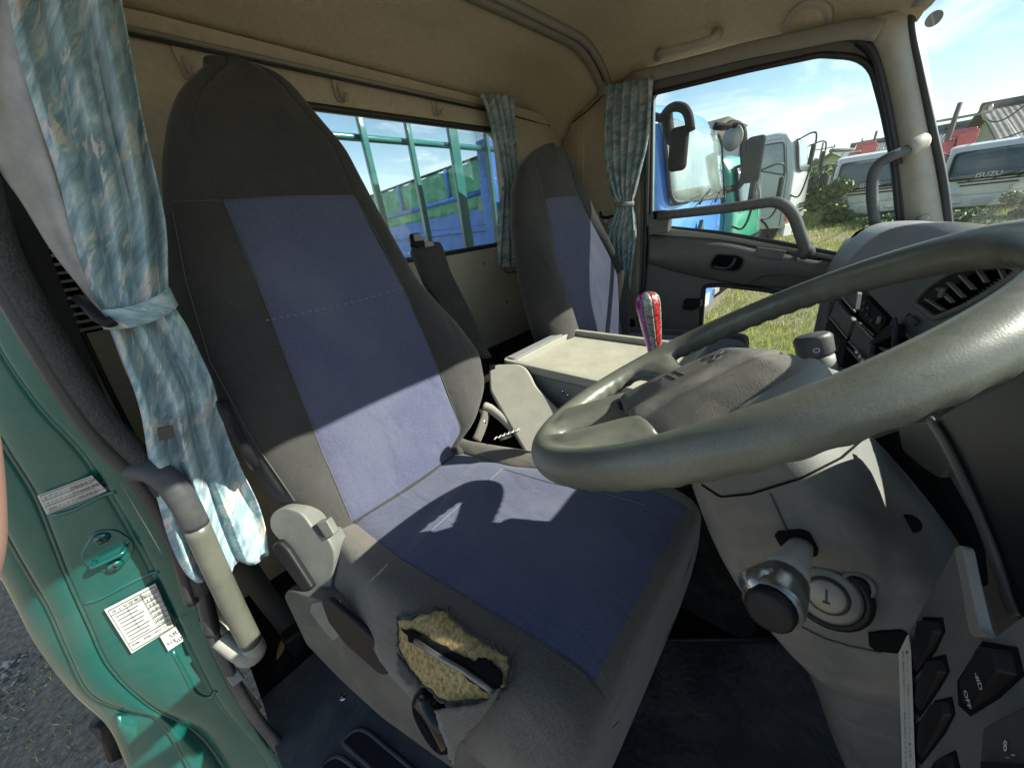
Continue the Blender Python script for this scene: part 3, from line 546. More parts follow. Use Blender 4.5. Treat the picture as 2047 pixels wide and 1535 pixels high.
# ================================================================== curtains
def curtain(name, lab, rows, folds, amp, catx, grp=None, hem=True, nrm_=(1, 0, 0), width=.45, parent=None, n=90, seedv=0, skew=0):
    """rows: (left point, right point, fold depth factor)"""
    rs = random.Random(seedv); ph = [rs.uniform(-.5, .5) for _ in range(folds + 2)]; am = [rs.uniform(.55, 1.25) for _ in range(folds + 2)]
    rr = []; uv = []; nn = nrm(nrm_); acc = 0; K = 6
    key = [(np.array(a, float), np.array(b, float), f) for a, b, f in rows]
    ls = smoothpath([k[0] for k in key], K); rs_ = smoothpath([k[1] for k in key], K)
    for i in range(len(ls)):
        t = i / K; f = ip(t, range(len(key)), [k[2] for k in key]); a, b = ls[i], rs_[i]
        if i: acc += np.linalg.norm((ls[i] + rs_[i]) / 2 - (ls[i - 1] + rs_[i - 1]) / 2)
        row = []
        for k in range(n + 1):
            u = k / n; g = u * folds; j = int(g); s = am[min(j, folds)]; wob = .25 * math.sin(t * 1.3 + ph[min(j, folds)] * 6)
            w = math.sin(2 * math.pi * (g + .12 * math.sin(t * .9 + 3 * u) + skew * t * .05)); w = math.copysign(abs(w) ** .7, w)
            uu = u + .012 * math.sin(4 * math.pi * g)
            row.append(a + (b - a) * uu + nn * (amp * f * s * w + amp * f * wob * .5)); uv.append((u * width, acc))
        rr.append(row)
    V, F = grid(rr); par = parent if parent is not None else thing(name, lab, 'curtain', (np.mean(V[:, 0]), np.mean(V[:, 1]), V[:, 2].min()), grp)
    return par, M('cloth', V, F, m_curt, par, smooth=True, uv=uv, solid=.0015, off=0)
def X(px, py, x): return P(px, py, x=x)
GC = 'blue green patterned cab curtains'
# near curtain, behind the driver's door
D = -.84
rows = [((8, -60), (232, -60), 1), ((18, 0), (243, 0), 1), ((42, 120), (266, 120), 1), ((78, 240), (287, 240), 1), ((114, 350), (310, 350), 1), ((142, 460), (330, 450), 1.0), ((170, 550), (334, 540), .8), ((205, 625), (335, 606), .45)]
nc, ct = curtain('window_curtain', 'large blue green camouflage curtain beside the driver seat, tied and hanging to the left', [(X(*a, D), X(*b, D), f) for a, b, f in rows], 3, .020, 0, GC, width=.36, seedv=3)
rows = [((212, 628), (340, 604), .45), ((235, 690), (370, 645), .6), ((262, 760), (402, 710), .7), ((283, 830), (428, 770), .7), ((298, 920), (446, 850), .7), ((318, 1010), (478, 930), .7), ((342, 1090), (512, 1000), .7), ((368, 1140), (532, 1060), .6), ((392, 1160), (541, 1112), .6)]
curtain('', '', [(X(*a, D), X(*b, D - .0), f) for a, b, f in rows], 3, .024, 0, width=.36, parent=nc, seedv=9)
# tie band
bp_ = [X(a, b, c) for a, b, c in [(196, 640, D - .01), (206, 640, D + .035), (250, 636, D + .05), (300, 622, D + .05), (338, 602, D + .035), (348, 592, D - .01)]]
V, F = grid([[q + arr(0, 0, s * .015) for q in smoothpath(bp_, 5)] for s in (-1, -.3, .3, 1)]); tb = M('tie_band', V, F, m_curt, nc, smooth=True, solid=.003, uv=[(k * .012, s * .02) for s in range(4) for k in range(len(smoothpath(bp_, 5)))])
V, F = tube(smoothpath([X(158, 598, D - .02), X(175, 612, D + .03), X(195, 634, D + .045), X(215, 645, D + .05), X(228, 640, D + .05)], 5), .0075, 10); M('tie_hook', V, F, m_black, nc, smooth=True)
# grey lining strip hanging on the door side
lr = [((-60, 60), (20, -30)), ((-50, 200), (50, 140)), ((-5, 330), (90, 270)), ((48, 410), (130, 400)), ((110, 510), (165, 500)), ((180, 600), (210, 590)), ((214, 650), (228, 645)), ((245, 730), (268, 730)), ((275, 800), (293, 800)), ((300, 900), (318, 900)), ((325, 1000), (340, 990))]
L0 = smoothpath([X(*a, D - .03) for a, b in lr], 4); L1 = smoothpath([X(*b, D - .012) for a, b in lr], 4)
V, F = grid([[lerp(a, b, t) + arr(.006 * math.sin(t * 7 + i * .2), 0, 0) for t in np.linspace(0, 1, 8)] for i, (a, b) in enumerate(zip(L0, L1))]); M('lining', V, F, m_lining, nc, smooth=True, solid=.002)
q = [X(a, b, D + .035) for a, b in [(314, 855), (345, 849), (350, 874), (318, 880)]]; V, F = prism(q, arr(.003, 0, 0)); M('hook_and_loop_patch', V, F, S('fastener_brown', (.09, .075, .06), .95, bscale=900, bamp=.6), nc)
# rear window curtain
D2 = XR + .05
rows = [((958, 190), (1030, 196), 1), ((975, 240), (1034, 250), 1), ((990, 300), (1038, 310), .9), ((1002, 350), (1040, 352), .6), ((1006, 376), (1040, 376), .3), ((1002, 395), (1042, 395), .5), ((997, 440), (1052, 440), .9), ((994, 490), (1062, 490), 1), ((993, 535), (1070, 532), 1)]
rc, _ = curtain('window_curtain', 'short blue green curtain bundled at the right end of the rear window', [(X(*a, D2), X(*b, D2), f) for a, b, f in rows], 5, .020, 0, GC, width=.42, seedv=5)
V, F = tube(smoothpath([X(1003, 378, D2 + .02), X(1022, 381, D2 + .035), X(1042, 378, D2 + .02)], 4), (.006, .009), 8); M('tie_band', V, F, m_curt, rc, smooth=True)
V, F = tube(smoothpath([X(1008, 538, D2), X(1014, 545, D2), X(1035, 543, D2), X(1068, 538, D2)], 4), .003, 6); M('hem_cord', V, F, m_black, rc, smooth=True)
# passenger door curtain
YC = 1.90
rows = [((1211, 172), (1306, 156), 1), ((1205, 230), (1303, 220), 1), ((1203, 290), (1297, 285), 1), ((1210, 340), (1284, 335), .9), ((1222, 385), (1272, 380), .6), ((1232, 408), (1266, 405), .3), ((1222, 440), (1270, 438), .6), ((1212, 475), (1272, 472), .9), ((1218, 520), (1268, 518), 1), ((1238, 560), (1262, 558), 1), ((1250, 580), (1260, 578), .7)]
pc, _ = curtain('window_curtain', 'blue green curtain gathered beside the passenger door window', [(P(*a, y=YC), P(*b, y=YC), f) for a, b, f in rows], 6, .020, 0, GC, nrm_=(0, 1, 0), width=.5, seedv=8)
V, F = tube(smoothpath([P(1231, 409, y=YC), P(1248, 409, y=YC - .035), P(1267, 407, y=YC)], 4), (.006, .011), 8); M('tie_band', V, F, m_lining, pc, smooth=True)
# ================================================================== seats
def seatplane(x0, z0, k):
    def f(px, py):
        d = ray(px, py); return d * ((x0 - k * z0) / (d[0] - k * d[2]))
    return f
K_ = -.33; SX, SZ = -.763, -.63
SPf = seatplane(SX, SZ, K_); sn = nrm(arr(1, 0, -K_)); sup = nrm(arr(K_, 0, 1))
o0 = arr(SX, 0, SZ)
def s_of(p): return (p - o0) @ sup
left = [SPf(*p) for p in [(600, 1040), (545, 1000), (520, 960), (440, 830), (380, 700), (337, 600), (322, 450), (318, 300), (330, 220), (350, 168), (378, 138), (408, 119)]]
right = [SPf(*p) for p in [(905, 900), (930, 885), (962, 835), (986, 765), (975, 700), (930, 640), (850, 560), (760, 400), (700, 290), (635, 215), (600, 170), (560, 140), (510, 119), (476, 114)]]
sl = np.array([s_of(p) for p in left]); yl = np.array([p[1] for p in left]); o_ = np.argsort(sl); sl, yl = sl[o_], yl[o_]
sr = np.array([s_of(p) for p in right]); yr = np.array([p[1] for p in right]); o_ = np.argsort(sr); sr, yr = sr[o_], yr[o_]
def build_back(parent, LFy, RTy, smin, smax, inset, org, up_, nn, thick, mats, name='backrest', lumb=1.0):
    """loft of the backrest; inset = (s0, s1, list of (s, yl, yr)), seam list"""
    s0, s1, tab, seam = inset
    ss = sorted(set([smin, smin + .012, smin + .03] + list(np.linspace(smin + .05, smax - .05, 40)) + [smax - .03, smax - .018, smax - .008, smax] + [s0, s1, s1 + .006, s1 - .006]))
    V = []; mi = []; rows = []
    for s in ss:
        a, b = LFy(s), RTy(s)
        if s > smax - .05:
            pass
        w = b - a; c = (a + b) / 2; e = min(1, max(0.0, (smax - s) / .05)); e2 = math.sqrt(max(0, 1 - (1 - e) ** 2)); f = min(1, max(0, (s - smin) / .05)); f2 = math.sqrt(max(0, 1 - (1 - f) ** 2))
        th = thick * (.45 + .55 * min(1, (smax - s) / .5)) * max(.12, e2) * max(.25, f2)
        il, ir = np.interp(s, [q[0] for q in tab], [q[1] for q in tab]), np.interp(s, [q[0] for q in tab], [q[2] for q in tab])
        il = max(a + .045, il); ir = min(b - .045, ir)
        row = []
        bol = .022 * lumb * ip(s, [smin, smin + .15, smin + .5, smax - .25, smax], [.6, 1, .8, 0, 0])      # bolsters stand proud of the inset
        def Q(y, d): return org * arr(1, 0, 1) + up_ * s + arr(0, y, 0) - nn * d
        for y, d in [(c, th), (a + .04, th * .98), (a + .012, th * .85), (a, th * .55), (a + .002, th * .32)]: row.append(Q(y, d))
        for t in (.12, .35, .65, .88): row.append(Q(lerp(a + .004, il, t), th * .18 * (1 - t) ** 3 - bol * math.sin(math.pi * min(1, t * 1.05)) ** .8))
        row.append(Q(il - .002, 0.0)); row.append(Q(il, .0035)); row.append(Q(il + .003, 0.0))
        for t in np.linspace(.08, .92, 9): row.append(Q(lerp(il, ir, t), -.012 * math.sin(math.pi * t) + .003 * math.exp(-((s - seam(t)) / .008) ** 2)))
        row.append(Q(ir - .003, 0)); row.append(Q(ir, .0035)); row.append(Q(ir + .002, 0.0))
        for t in (.12, .35, .65, .88): row.append(Q(lerp(ir, b - .004, t), th * .18 * t ** 3 - bol * math.sin(math.pi * min(1, t * 1.05)) ** .8))
        for y, d in [(b - .002, th * .32), (b, th * .55), (b - .012, th * .85), (b - .04, th * .98)]: row.append(Q(y, d))
        rows.append(row)
    n = len(rows[0]); V, F = grid(rows, True); mi = []
    for i in range(len(rows) - 1):
        mid = (ss[i] + ss[i + 1]) / 2
        for k in range(n):
            mi.append(1 if (10 <= k <= 21 and s0 <= mid <= s1) else 0)
    V, F = caps(V, F, n, len(rows)); mi += [0, 0]
    o = M(name, V, F, mats, parent, smooth=True, mi=mi, sub=1); return o
ds = thing('driver_seat', 'big driver seat in the foreground with navy centre panels and a torn cushion side', 'seat', (-.5, .38, -1.1))
def fl(s): return float(np.interp(s, sl, yl))
def fr(s): return float(np.interp(s, sr, yr))
ins = [(s_of(SPf(*a)), SPf(*a)[1], SPf(*b)[1]) for a, b in [((700, 1035), (925, 862)), ((655, 930), (895, 790)), ((600, 790), (868, 715)), ((543, 640), (808, 578)), ((445, 402), (708, 390))]]
tt = [(q[0], q[1]) for q in ins]; tabr = []
for (a, b), q in zip([((700, 1035), (925, 862)), ((655, 930), (895, 790)), ((600, 790), (868, 715)), ((543, 640), (808, 578)), ((445, 402), (708, 390))], ins): tabr.append((s_of(SPf(*b)), SPf(*b)[1]))
s_all = sorted([q[0] for q in ins]); tab = [(s, float(np.interp(s, [q[0] for q in ins], [q[1] for q in ins])), float(np.interp(s, [q[0] for q in sorted(tabr)], [q[1] for q in sorted(tabr)]))) for s in np.linspace(-.05, 1.0, 14)]
smax = s_of(SPf(445, 112)); smin = -.02
p1, p2 = SPf(540, 640), SPf(805, 575); sm1, sm2 = s_of(p1), s_of(p2)
bk_ = build_back(ds, fl, fr, smin, smax, (smin + .03, s_of(SPf(445, 401)), tab, lambda t: lerp(sm1, sm2, t)), arr(SX, 0, SZ), sup, sn, .14, [m_dark, m_blue])
bb = bvh(bk_)
# stitched seam lines
def stitch(b, px, par, mat, off=.0015, r=.0011, name='stitching', dash=True):
    pts = [cast(b, *q, off) for q in smoothpath2(px, 40)]; pts = [p for p in pts if p is not None]; ms = []
    if dash:
        for i in range(0, len(pts) - 1, 2): ms.append(tube([pts[i], pts[i + 1]], r, 4))
    else: ms.append(tube(pts, r, 5))
    if ms: V, F = cat(*ms); M(name, V, F, mat, par)
def smoothpath2(px, n):
    p = [arr(a, b) for a, b in px]; L_ = [0]
    for i in range(1, len(p)): L_.append(L_[-1] + np.linalg.norm(p[i] - p[i - 1]))
    return [(ip(t, L_, [q[0] for q in p]), ip(t, L_, [q[1] for q in p])) for t in np.linspace(0, L_[-1], n)]
m_thread = S('thread', (.17, .19, .26), .9)
m_threadd = S('thread_dark', (.10, .095, .09), .9)
stitch(bb, [(530, 641), (600, 628), (700, 606), (805, 576)], bk_, m_thread)
stitch(bb, [(447, 403), (500, 520), (543, 640), (600, 790), (655, 930), (698, 1032)], bk_, m_threadd, dash=False, r=.0013, name='piping')
stitch(bb, [(447, 402), (540, 397), (640, 392), (706, 391)], bk_, m_threadd, dash=False, r=.0013, name='piping')
stitch(bb, [(708, 393), (760, 480), (806, 577), (868, 715), (897, 790), (922, 860)], bk_, m_threadd, dash=False, r=.0013, name='piping')
stitch(bb, [(345, 404), (400, 402), (442, 401)], bk_, m_threadd, dash=False, r=.0008)
stitch(bb, [(345, 420), (372, 560), (420, 720), (500, 870), (590, 1000)], bk_, m_threadd, dash=False, r=.0010)
# cushion: profile along x with near and far edges
QS = .954      # seat size
def cz(x): x = x / QS; return QS * (-.660 + .055 * (x + .8) / .66 - .035 * max(0, (x + .22) / .1) ** 2)
def cy(x): x = x / QS; return QS * ip(x, [-.86, -.80, -.6, -.4, -.2, -.12], [.10, .085, .075, .095, .125, .15]), QS * ip(x, [-.86, -.8, -.6, -.3, -.12], [.60, .60, .655, .70, .70])
def ci(x): x = x / QS; return QS * ip(x, [-.82, -.6, -.16], [.175, .185, .245]), QS * ip(x, [-.82, -.6, -.42, -.16], [.535, .565, .635, .665])
rows = []; xsC = [QS * q for q in list(np.linspace(-.86, -.2, 40)) + [-.18, -.16, -.145, -.132, -.124, -.120, -.120]]
for j, x in enumerate(xsC):
    a, b = cy(x); il, ir = ci(x); z = cz(x); row = []
    dz = [0] * 7 ; dr = {len(xsC) - 4: .006, len(xsC) - 3: .016, len(xsC) - 2: .035, len(xsC) - 1: .15}.get(j, 0); z -= dr
    bz = .018 * ip(x, [-.86, -.5, -.12], [1.2, 1, .3])
    low = z - .20 + dr * .6
    for y, zz in [(a + .06, low - .02), (a - .0, low - .015), (a - .018, low + .03), (a - .024, low + .08), (a - .022, low + .125), (a - .006, z - .045), (a + .014, z - .018)]: row.append((x, y, min(zz, z - .01)))
    for t in (.35, .6, .82, .94): row.append((x, lerp(a, il, t), z + bz * math.sin(math.pi * (t * .75 + .25)) ))
    row.append((x, il - .002, z + .001)); row.append((x, il, z - .004)); row.append((x, il + .003, z))
    for t in np.linspace(.06, .94, 13):
        y = lerp(il, ir, t)
        wr = .004 * math.sin(26 * (y - .38) * (1 + .8 * (x + .5)) + 3 * math.sin(9 * x)) * math.exp(-((x + .40) / .16) ** 2) * .55 + .0035 * math.exp(-((x + .62 + .35 * (y - .4)) / .02) ** 2) - .004 * math.exp(-((x + .655 + .35 * (y - .4)) / .012) ** 2) + .003 * math.sin(18 * (y - .4) + 9 * x) * max(0, (-.3 - x)) * 2
        row.append((x, y, z + .006 * math.sin(math.pi * t) + wr))
    row.append((x, ir - .003, z)); row.append((x, ir, z - .004)); row.append((x, ir + .002, z + .001))
    for t in (.06, .25, .5, .8): row.append((x, lerp(ir, b, t), z + bz * math.sin(math.pi * (t * .75)) * 1.2))
    for y, zz in [(b, z - .03), (b + .008, z - .08), (b, z - .16)]: row.append((x, y, zz))
    rows.append(row)
nC = len(rows[0]); V, F = grid(rows, True); mi = []
for i in range(len(rows) - 1):
    for k in range(nC): mi.append(1 if 12 <= k <= 27 and xsC[i + 1] < -.140 * QS else 0)
V, F = caps(V, F, nC, len(rows)); mi += [0, 0]
cu = M('cushion', V, F, [m_bolster, m_blue], ds, smooth=True, mi=mi, sub=1)
cb = bvh(cu)
stitch(cb, [(800, 1118), (900, 1175), (1000, 1240), (1100, 1305), (1192, 1366)], cu, m_threadd, r=.0009)
stitch(cb, [(1005, 938), (960, 975), (925, 1005), (880, 1045), (815, 1105)], cu, m_thread, r=.0009, dash=False)
stitch(cb, [(1008, 938), (1100, 965), (1200, 985), (1290, 1010)], cu, m_thread, r=.0008, dash=False)
# torn hole: foam, dark tear, metal rod, loose flap
random.seed(4)
def ragged(px, n=60, a=3):
    p = smoothpath2(px + [px[0]], n)[:-1]; return [(x + random.uniform(-a, a), y + random.uniform(-a, a)) for x, y in p]
hole = [(806, 1238), (826, 1238), (865, 1230), (892, 1228), (902, 1245), (940, 1275), (985, 1305), (1015, 1320), (1021, 1345), (1016, 1365), (990, 1388), (905, 1395), (865, 1365), (830, 1335), (808, 1290)]
hr = ragged(hole, 80, 2.5)
big = [(x + (x - 905) * .035, y + (y - 1312) * .05) for x, y in hr]
patch('tear_edge', cb, big, .0035, m_dark, cu, step=10, thick=.003)
foam = patch('exposed_foam', cb, hr, .0075, m_foam, cu, step=6, thick=.006, jit=1.5)
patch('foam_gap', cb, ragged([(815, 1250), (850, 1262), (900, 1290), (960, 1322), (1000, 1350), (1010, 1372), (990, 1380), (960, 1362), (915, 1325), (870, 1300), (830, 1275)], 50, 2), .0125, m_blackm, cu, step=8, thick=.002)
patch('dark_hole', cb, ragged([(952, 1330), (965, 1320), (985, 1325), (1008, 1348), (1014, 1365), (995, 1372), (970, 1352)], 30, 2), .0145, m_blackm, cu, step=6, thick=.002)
V, F = tube([cast(cb, a, b, .017) for a, b in [(846, 1274), (890, 1303), (940, 1337), (1000, 1380)]], .0042, 10); M('seat_frame_rod', V, F, S('seat_frame_steel', (.20, .19, .18), .4, .7, dirt=.3, dscale=30), cu, smooth=True)
V, F = tube([cast(cb, a + random.uniform(-1.5, 1.5), b + random.uniform(-1.5, 1.5), .009 + random.uniform(-.002, .003)) for a, b in big], [.0028 + random.uniform(-.001, .0012) for _ in big], 6, closed=True); M('frayed_edge', V, F, m_dark, cu, smooth=True)
V, F = cat(*[tube([cast(cb, a, b, .010), cast(cb, a, b, .012) + RNG.normal(size=3) * .006], .0005, 4) for a, b in big[::2]]); M('loose_threads', V, F, m_threadd, cu)
flap = patch('torn_flap', cb, ragged([(893, 1398), (985, 1390), (1018, 1368), (1000, 1400), (968, 1430), (940, 1460), (925, 1505), (915, 1490), (920, 1460), (910, 1440)], 60, 2), .024, m_bolster, cu, step=8, thick=.003, jit=1)
patch('torn_edge_strip', cb, ragged([(806, 1300), (815, 1310), (835, 1335), (855, 1358), (850, 1365), (825, 1358), (806, 1335)], 30, 1.5), .012, m_dark, cu, step=6, thick=.003)
# plastic side: hinge cover, reclining lever, side shield, height lever, knob
hc_o, hc_n = plane3(arr(-.87, .030, -.554) * QS, arr(-.72, .048, -.747) * QS, arr(-.75, .095, -.60) * QS)
hc = slab('hinge_cover', [(537, 1031), (562, 1012), (601, 1022), (629, 1061), (642, 1074), (653, 1072), (670, 1102), (668, 1136), (661, 1170), (668, 1205), (624, 1190), (606, 1150), (572, 1096), (539, 1060)], hc_o, hc_n, .05, m_seatpl, ds, bevel=.016, segs=5, r=.02)
slab('belt_stub', [(630, 1046), (652, 1040), (668, 1068), (652, 1078)], hc_o, hc_n, .02, m_seatpl, ds, bevel=.003, raise_=.004)
slab('recline_lever', [(541, 1090), (556, 1082), (575, 1100), (625, 1178), (606, 1188), (545, 1108)], hc_o, hc_n, .02, m_black, ds, bevel=.006, r=.008, raise_=.014)
sd_o, sd_n = plane3(arr(-.80, -.026, -.89) * QS, arr(-.41, .068, -.98) * QS, arr(-.377, .121, -.84) * QS)
sdp = slab('side_shield', [(567, 1192), (575, 1178), (610, 1190), (640, 1200), (668, 1206), (740, 1268), (800, 1320), (860, 1375), (912, 1419), (968, 1451), (1062, 1522), (1180, 1600), (1100, 1680), (960, 1575), (875, 1516), (762, 1434), (680, 1359), (612, 1288)], sd_o, sd_n, .05, m_seatp, ds, bevel=.010, r=.01, raise_=.028)
slab('shield_recess', [(622, 1206), (640, 1202), (700, 1258), (665, 1282), (640, 1252), (618, 1222)], sd_o, sd_n, .01, m_seatpl, ds, bevel=.004, r=.008, raise_=.032)
slab('height_lever', [(640, 1203), (655, 1196), (720, 1252), (798, 1322), (792, 1338), (770, 1352), (755, 1348), (690, 1290), (655, 1245)], sd_o, sd_n, .012, m_black, ds, bevel=.006, r=.008, raise_=.044)
ko = PP(874, 1430, sd_o - away(sd_n, sd_o) * .075, sd_n); ax_ = nrm(-away(sd_n, sd_o) * .8 + arr(-.22, -.40, -.10))
V, F = lathe([(.020, -.060), (.030, -.034), (.040, -.024), (.046, -.010), (.047, .004), (.045, .014), (.039, .021), (.032, .024), (.030, .0232), (.012, .025), (0, .0255)], ko, ax_, 26); V = np.array([ko + (v - ko) * 1.0 for v in V]); M('adjuster_knob', V, F, S('glossy_black', (.003, .003, .004), .18, bscale=30, bamp=.25, spec=.35), ds, smooth=True)
# seat pedestal under the cushion
V, F = box((-.48, .40, -.98), (.56, .44, .26)); M('seat_base', V, F, m_black, ds, bevel=.02)
V, F = tube(smoothpath([(-.14, .72, -.80), (-.13, .72, -.88), (-.15, .70, -.95)], 4), .006, 8); M('slide_lever', V, F, m_chrome, ds, smooth=True)
# black grip on the backrest side (reclining lever of the backrest, left silhouette)
V, F = tube(smoothpath([X(446, 806, -.80), X(452, 825, -.785), X(474, 868, -.78), X(496, 908, -.78), X(506, 926, -.80)], 5), (.010, .016), 12); M('side_grip', V, F, m_black, ds, smooth=True)

# ---- passenger seat
ps = thing('passenger_seat', 'far passenger seat with tall charcoal backrest and narrow navy panel in the sun', 'seat', (-.7, 1.55, -1.1))
k2 = -.30; X2, Z2 = -.80, -.52
SP2 = seatplane(X2, Z2, k2); up2 = nrm(arr(k2, 0, 1)); n2 = nrm(arr(1, -.0, -k2)); o2 = arr(X2, 0, Z2)
def s2(p): return (p - o2) @ up2
lf = [SP2(*p) for p in [(1100, 652), (1085, 600), (1068, 520), (1046, 430), (1042, 370), (1050, 320), (1068, 296), (1092, 286)]]
rg_ = [SP2(*p) for p in [(1262, 655), (1266, 600), (1255, 560), (1222, 480), (1192, 400), (1160, 330), (1135, 300), (1110, 288)]]
A = sorted([(s2(p), p[1]) for p in lf]); B = sorted([(s2(p), p[1]) for p in rg_])
i2 = [((1158, 655), (1240, 655)), ((1120, 540), (1234, 540)), ((1092, 398), (1155, 392))]
T = [(s2(SP2(*a)), SP2(*a)[1]) for a, b in i2]; U = [(s2(SP2(*b)), SP2(*b)[1]) for a, b in i2]; T.sort(); U.sort()
tab2 = [(s, float(np.interp(s, [q[0] for q in T], [q[1] for q in T])), float(np.interp(s, [q[0] for q in U], [q[1] for q in U]))) for s in np.linspace(-.2, 1, 12)]
smx = s2(SP2(1100, 287)); smn = -.10
pbk = build_back(ps, lambda s: float(np.interp(s, [q[0] for q in A], [q[1] for q in A])), lambda s: float(np.interp(s, [q[0] for q in B], [q[1] for q in B])), smn, smx, (smn + .03, s2(SP2(1092, 397)), tab2, lambda t: .40), o2, up2, n2, .15, [m_dark, m_blue], lumb=1.4)
rows = []
for j, x in enumerate(list(np.linspace(-.84, -.30, 20)) + [-.27, -.25, -.24, -.238]):
    z = -.60 + .05 * (x + .84) - (.0, .01, .03, .15)[max(0, j - 20)]; row = []
    for y, dz in [(1.20, -.16), (1.19, -.10), (1.195, -.04), (1.22, -.008), (1.26, .012), (1.30, .008), (1.33, 0), (1.333, -.003), (1.336, 0), (1.45, .006), (1.6, .006), (1.72, 0), (1.723, -.003), (1.726, 0), (1.77, .01), (1.81, .006), (1.84, -.02), (1.85, -.1), (1.84, -.16)]: row.append((x, y, z + dz))
    rows.append(row)
V, F = grid(rows, True); n_ = 19; mi = [1 if 7 <= k <= 11 else 0 for i in range(len(rows) - 1) for k in range(n_)]; V, F = caps(V, F, n_, len(rows)); M('cushion', V, F, [m_dark, m_blue], ps, smooth=True, mi=mi + [0, 0], sub=1)
V, F = box((-.58, 1.5, -.92), (.45, .5, .36)); M('seat_base', V, F, m_dgrey, ps, bevel=.02)
V, F = tube(smoothpath([P(1395, 690, y=1.25), P(1440, 672, y=1.28), P(1462, 672, y=1.34)], 4), (.02, .03), 10)

# ---- seat belts
def strap(name, pts, wdir, wd, mat, parent, th=.0018):
    p = smoothpath(pts, 6); V, F = grid([[np.array(q) - np.array(nrm(wdir)) * wd / 2, np.array(q) + np.array(nrm(wdir)) * wd / 2] for q in p]); return M(name, V, F, mat, parent, smooth=True, solid=th, off=0)
m_web = S('belt_webbing', (.030, .030, .033), .8, bscale=500, bamp=.6)
b1 = thing('seat_belt', 'black seat belt hanging down the pillar behind the driver seat, left edge', 'seat belt', X(215, 870, -1.2))
strap('webbing', [X(-20, 300, -1.1), X(30, 420, -1.1), X(70, 530, -1.1), X(118, 650, -1.1), X(168, 770, -1.1), X(215, 875, -1.1)], (0, 1, 0), .045, m_web, b1)
b1b = thing('seat_belt', 'dark belt strap running down to a floor buckle beside the driver seat base', 'seat belt', X(600, 1300, -.9))
strap('webbing', [X(400, 1030, -1.0), X(480, 1120, -1.0), X(530, 1190, -1.0), X(575, 1250, -1.0), X(596, 1285, -1.0)], (0, 1, 0), .05, m_web, b1b)
V, F = box(X(590, 1278, -.98), (.05, .05, .08)); M('anchor', V, F, m_black, b1b, bevel=.01)
# thin dark gap lines on the trim beside the belt
V, F = tube([X(120, 560, -1.345), X(160, 655, -1.345), X(215, 770, -1.345), X(292, 921, -1.345)], .006, 6); M('trim_gap', V, F, m_rubs, cab, smooth=True)
b2 = thing('belt_bracket', 'folded dark seat belt guide standing behind the right shoulder of the driver seat', 'belt guide', (-1.2, .78, -.5))
po, pn = arr(-1.06, .78, -.15), arr(1, -.35, .45)
slab('padded_cover', [(822, 492), (845, 482), (880, 483), (888, 500), (900, 540), (940, 620), (975, 700), (985, 715), (960, 710), (900, 640), (850, 560)], po, pn, .05, m_dark, b2, bevel=.008, r=.01)
slab('belt_slot', [(818, 468), (836, 464), (852, 486), (835, 494), (822, 488)], po, pn, .03, m_black, b2, bevel=.004, raise_=.01)
slab('metal_clip', [(826, 468), (842, 467), (846, 480), (829, 482)], po, pn, .004, m_trim, b2, bevel=.001, raise_=.016)
slab('button', [(848, 482), (866, 483), (868, 491), (850, 494)], po, pn, .004, m_trim, b2, bevel=.001, raise_=.012)
b3 = thing('belt_buckle', 'white topped belt buckle hook on the wall beside the passenger curtain', 'belt buckle', P(1208, 435, y=1.93))
V, F = tube(smoothpath([P(1200, 425, y=1.95), P(1203, 434, y=1.90), P(1215, 435, y=1.89), P(1226, 431, y=1.9)], 4), .008, 8); M('hook', V, F, m_black, b3, smooth=True)
V, F = box(P(1212, 440, y=1.91), (.02, .02, .03)); M('latch', V, F, m_white, b3, bevel=.004)

# ---- assist rail beside the seat
ar = thing('entry_grab_rail', 'long olive grey grab rail with black upper elbow beside the door sill', 'grab handle', X(500, 1290, -.80))
V, F = tube(smoothpath([X(268, 940, -.87), X(300, 940, -.85), X(335, 960, -.83), X(366, 1000, -.82), (X(392, 1050, -.82))], 6), (.021, .021), 14); M('elbow', V, F, m_dgrey, ar, smooth=True)
V, F = tube(smoothpath([X(392, 1050, -.82), X(430, 1135, -.815), X(470, 1220, -.81), X(502, 1284, -.805)], 6), .0205, 14); M('rail', V, F, m_rim, ar, smooth=True)
V, F = tube(smoothpath([X(502, 1284, -.805), X(511, 1300, -.805), X(500, 1312, -.805), X(478, 1305, -.82), X(440, 1275, -.85)], 5), [.0205] * 6 + [.020] * 8 + [.018] * 7, 14); M('end_cap', V, F, m_trim, ar, smooth=True)
V, F = grid([[X(a, b, -.9) for a, b in r_] for r_ in ([(425, 1245), (440, 1240), (470, 1260)], [(445, 1275), (465, 1270), (490, 1290)], [(470, 1300), (485, 1300), (495, 1312)])]); M('lower_bracket', V, F, m_pillar, ar, smooth=True, solid=.012)
# dry leaf on the carpet
V, F = grid([[P(a, b, z=-1.07 + .03 * math.sin(math.pi * k / 2)) for k, (a, b) in enumerate(r_)] for r_ in ([(572, 1262), (574, 1260), (576, 1259)], [(556, 1285), (566, 1284), (578, 1280)], [(551, 1305), (560, 1304), (572, 1298)], [(552, 1320), (554, 1319), (556, 1318)])])
tag(M('dry_leaf', V, F, S('dry_leaf', (.42, .22, .08), .7, nscale=40), None, smooth=True, solid=.002, sub=1), 'curled orange brown dry leaf on the black carpet beside the seat', 'leaf')
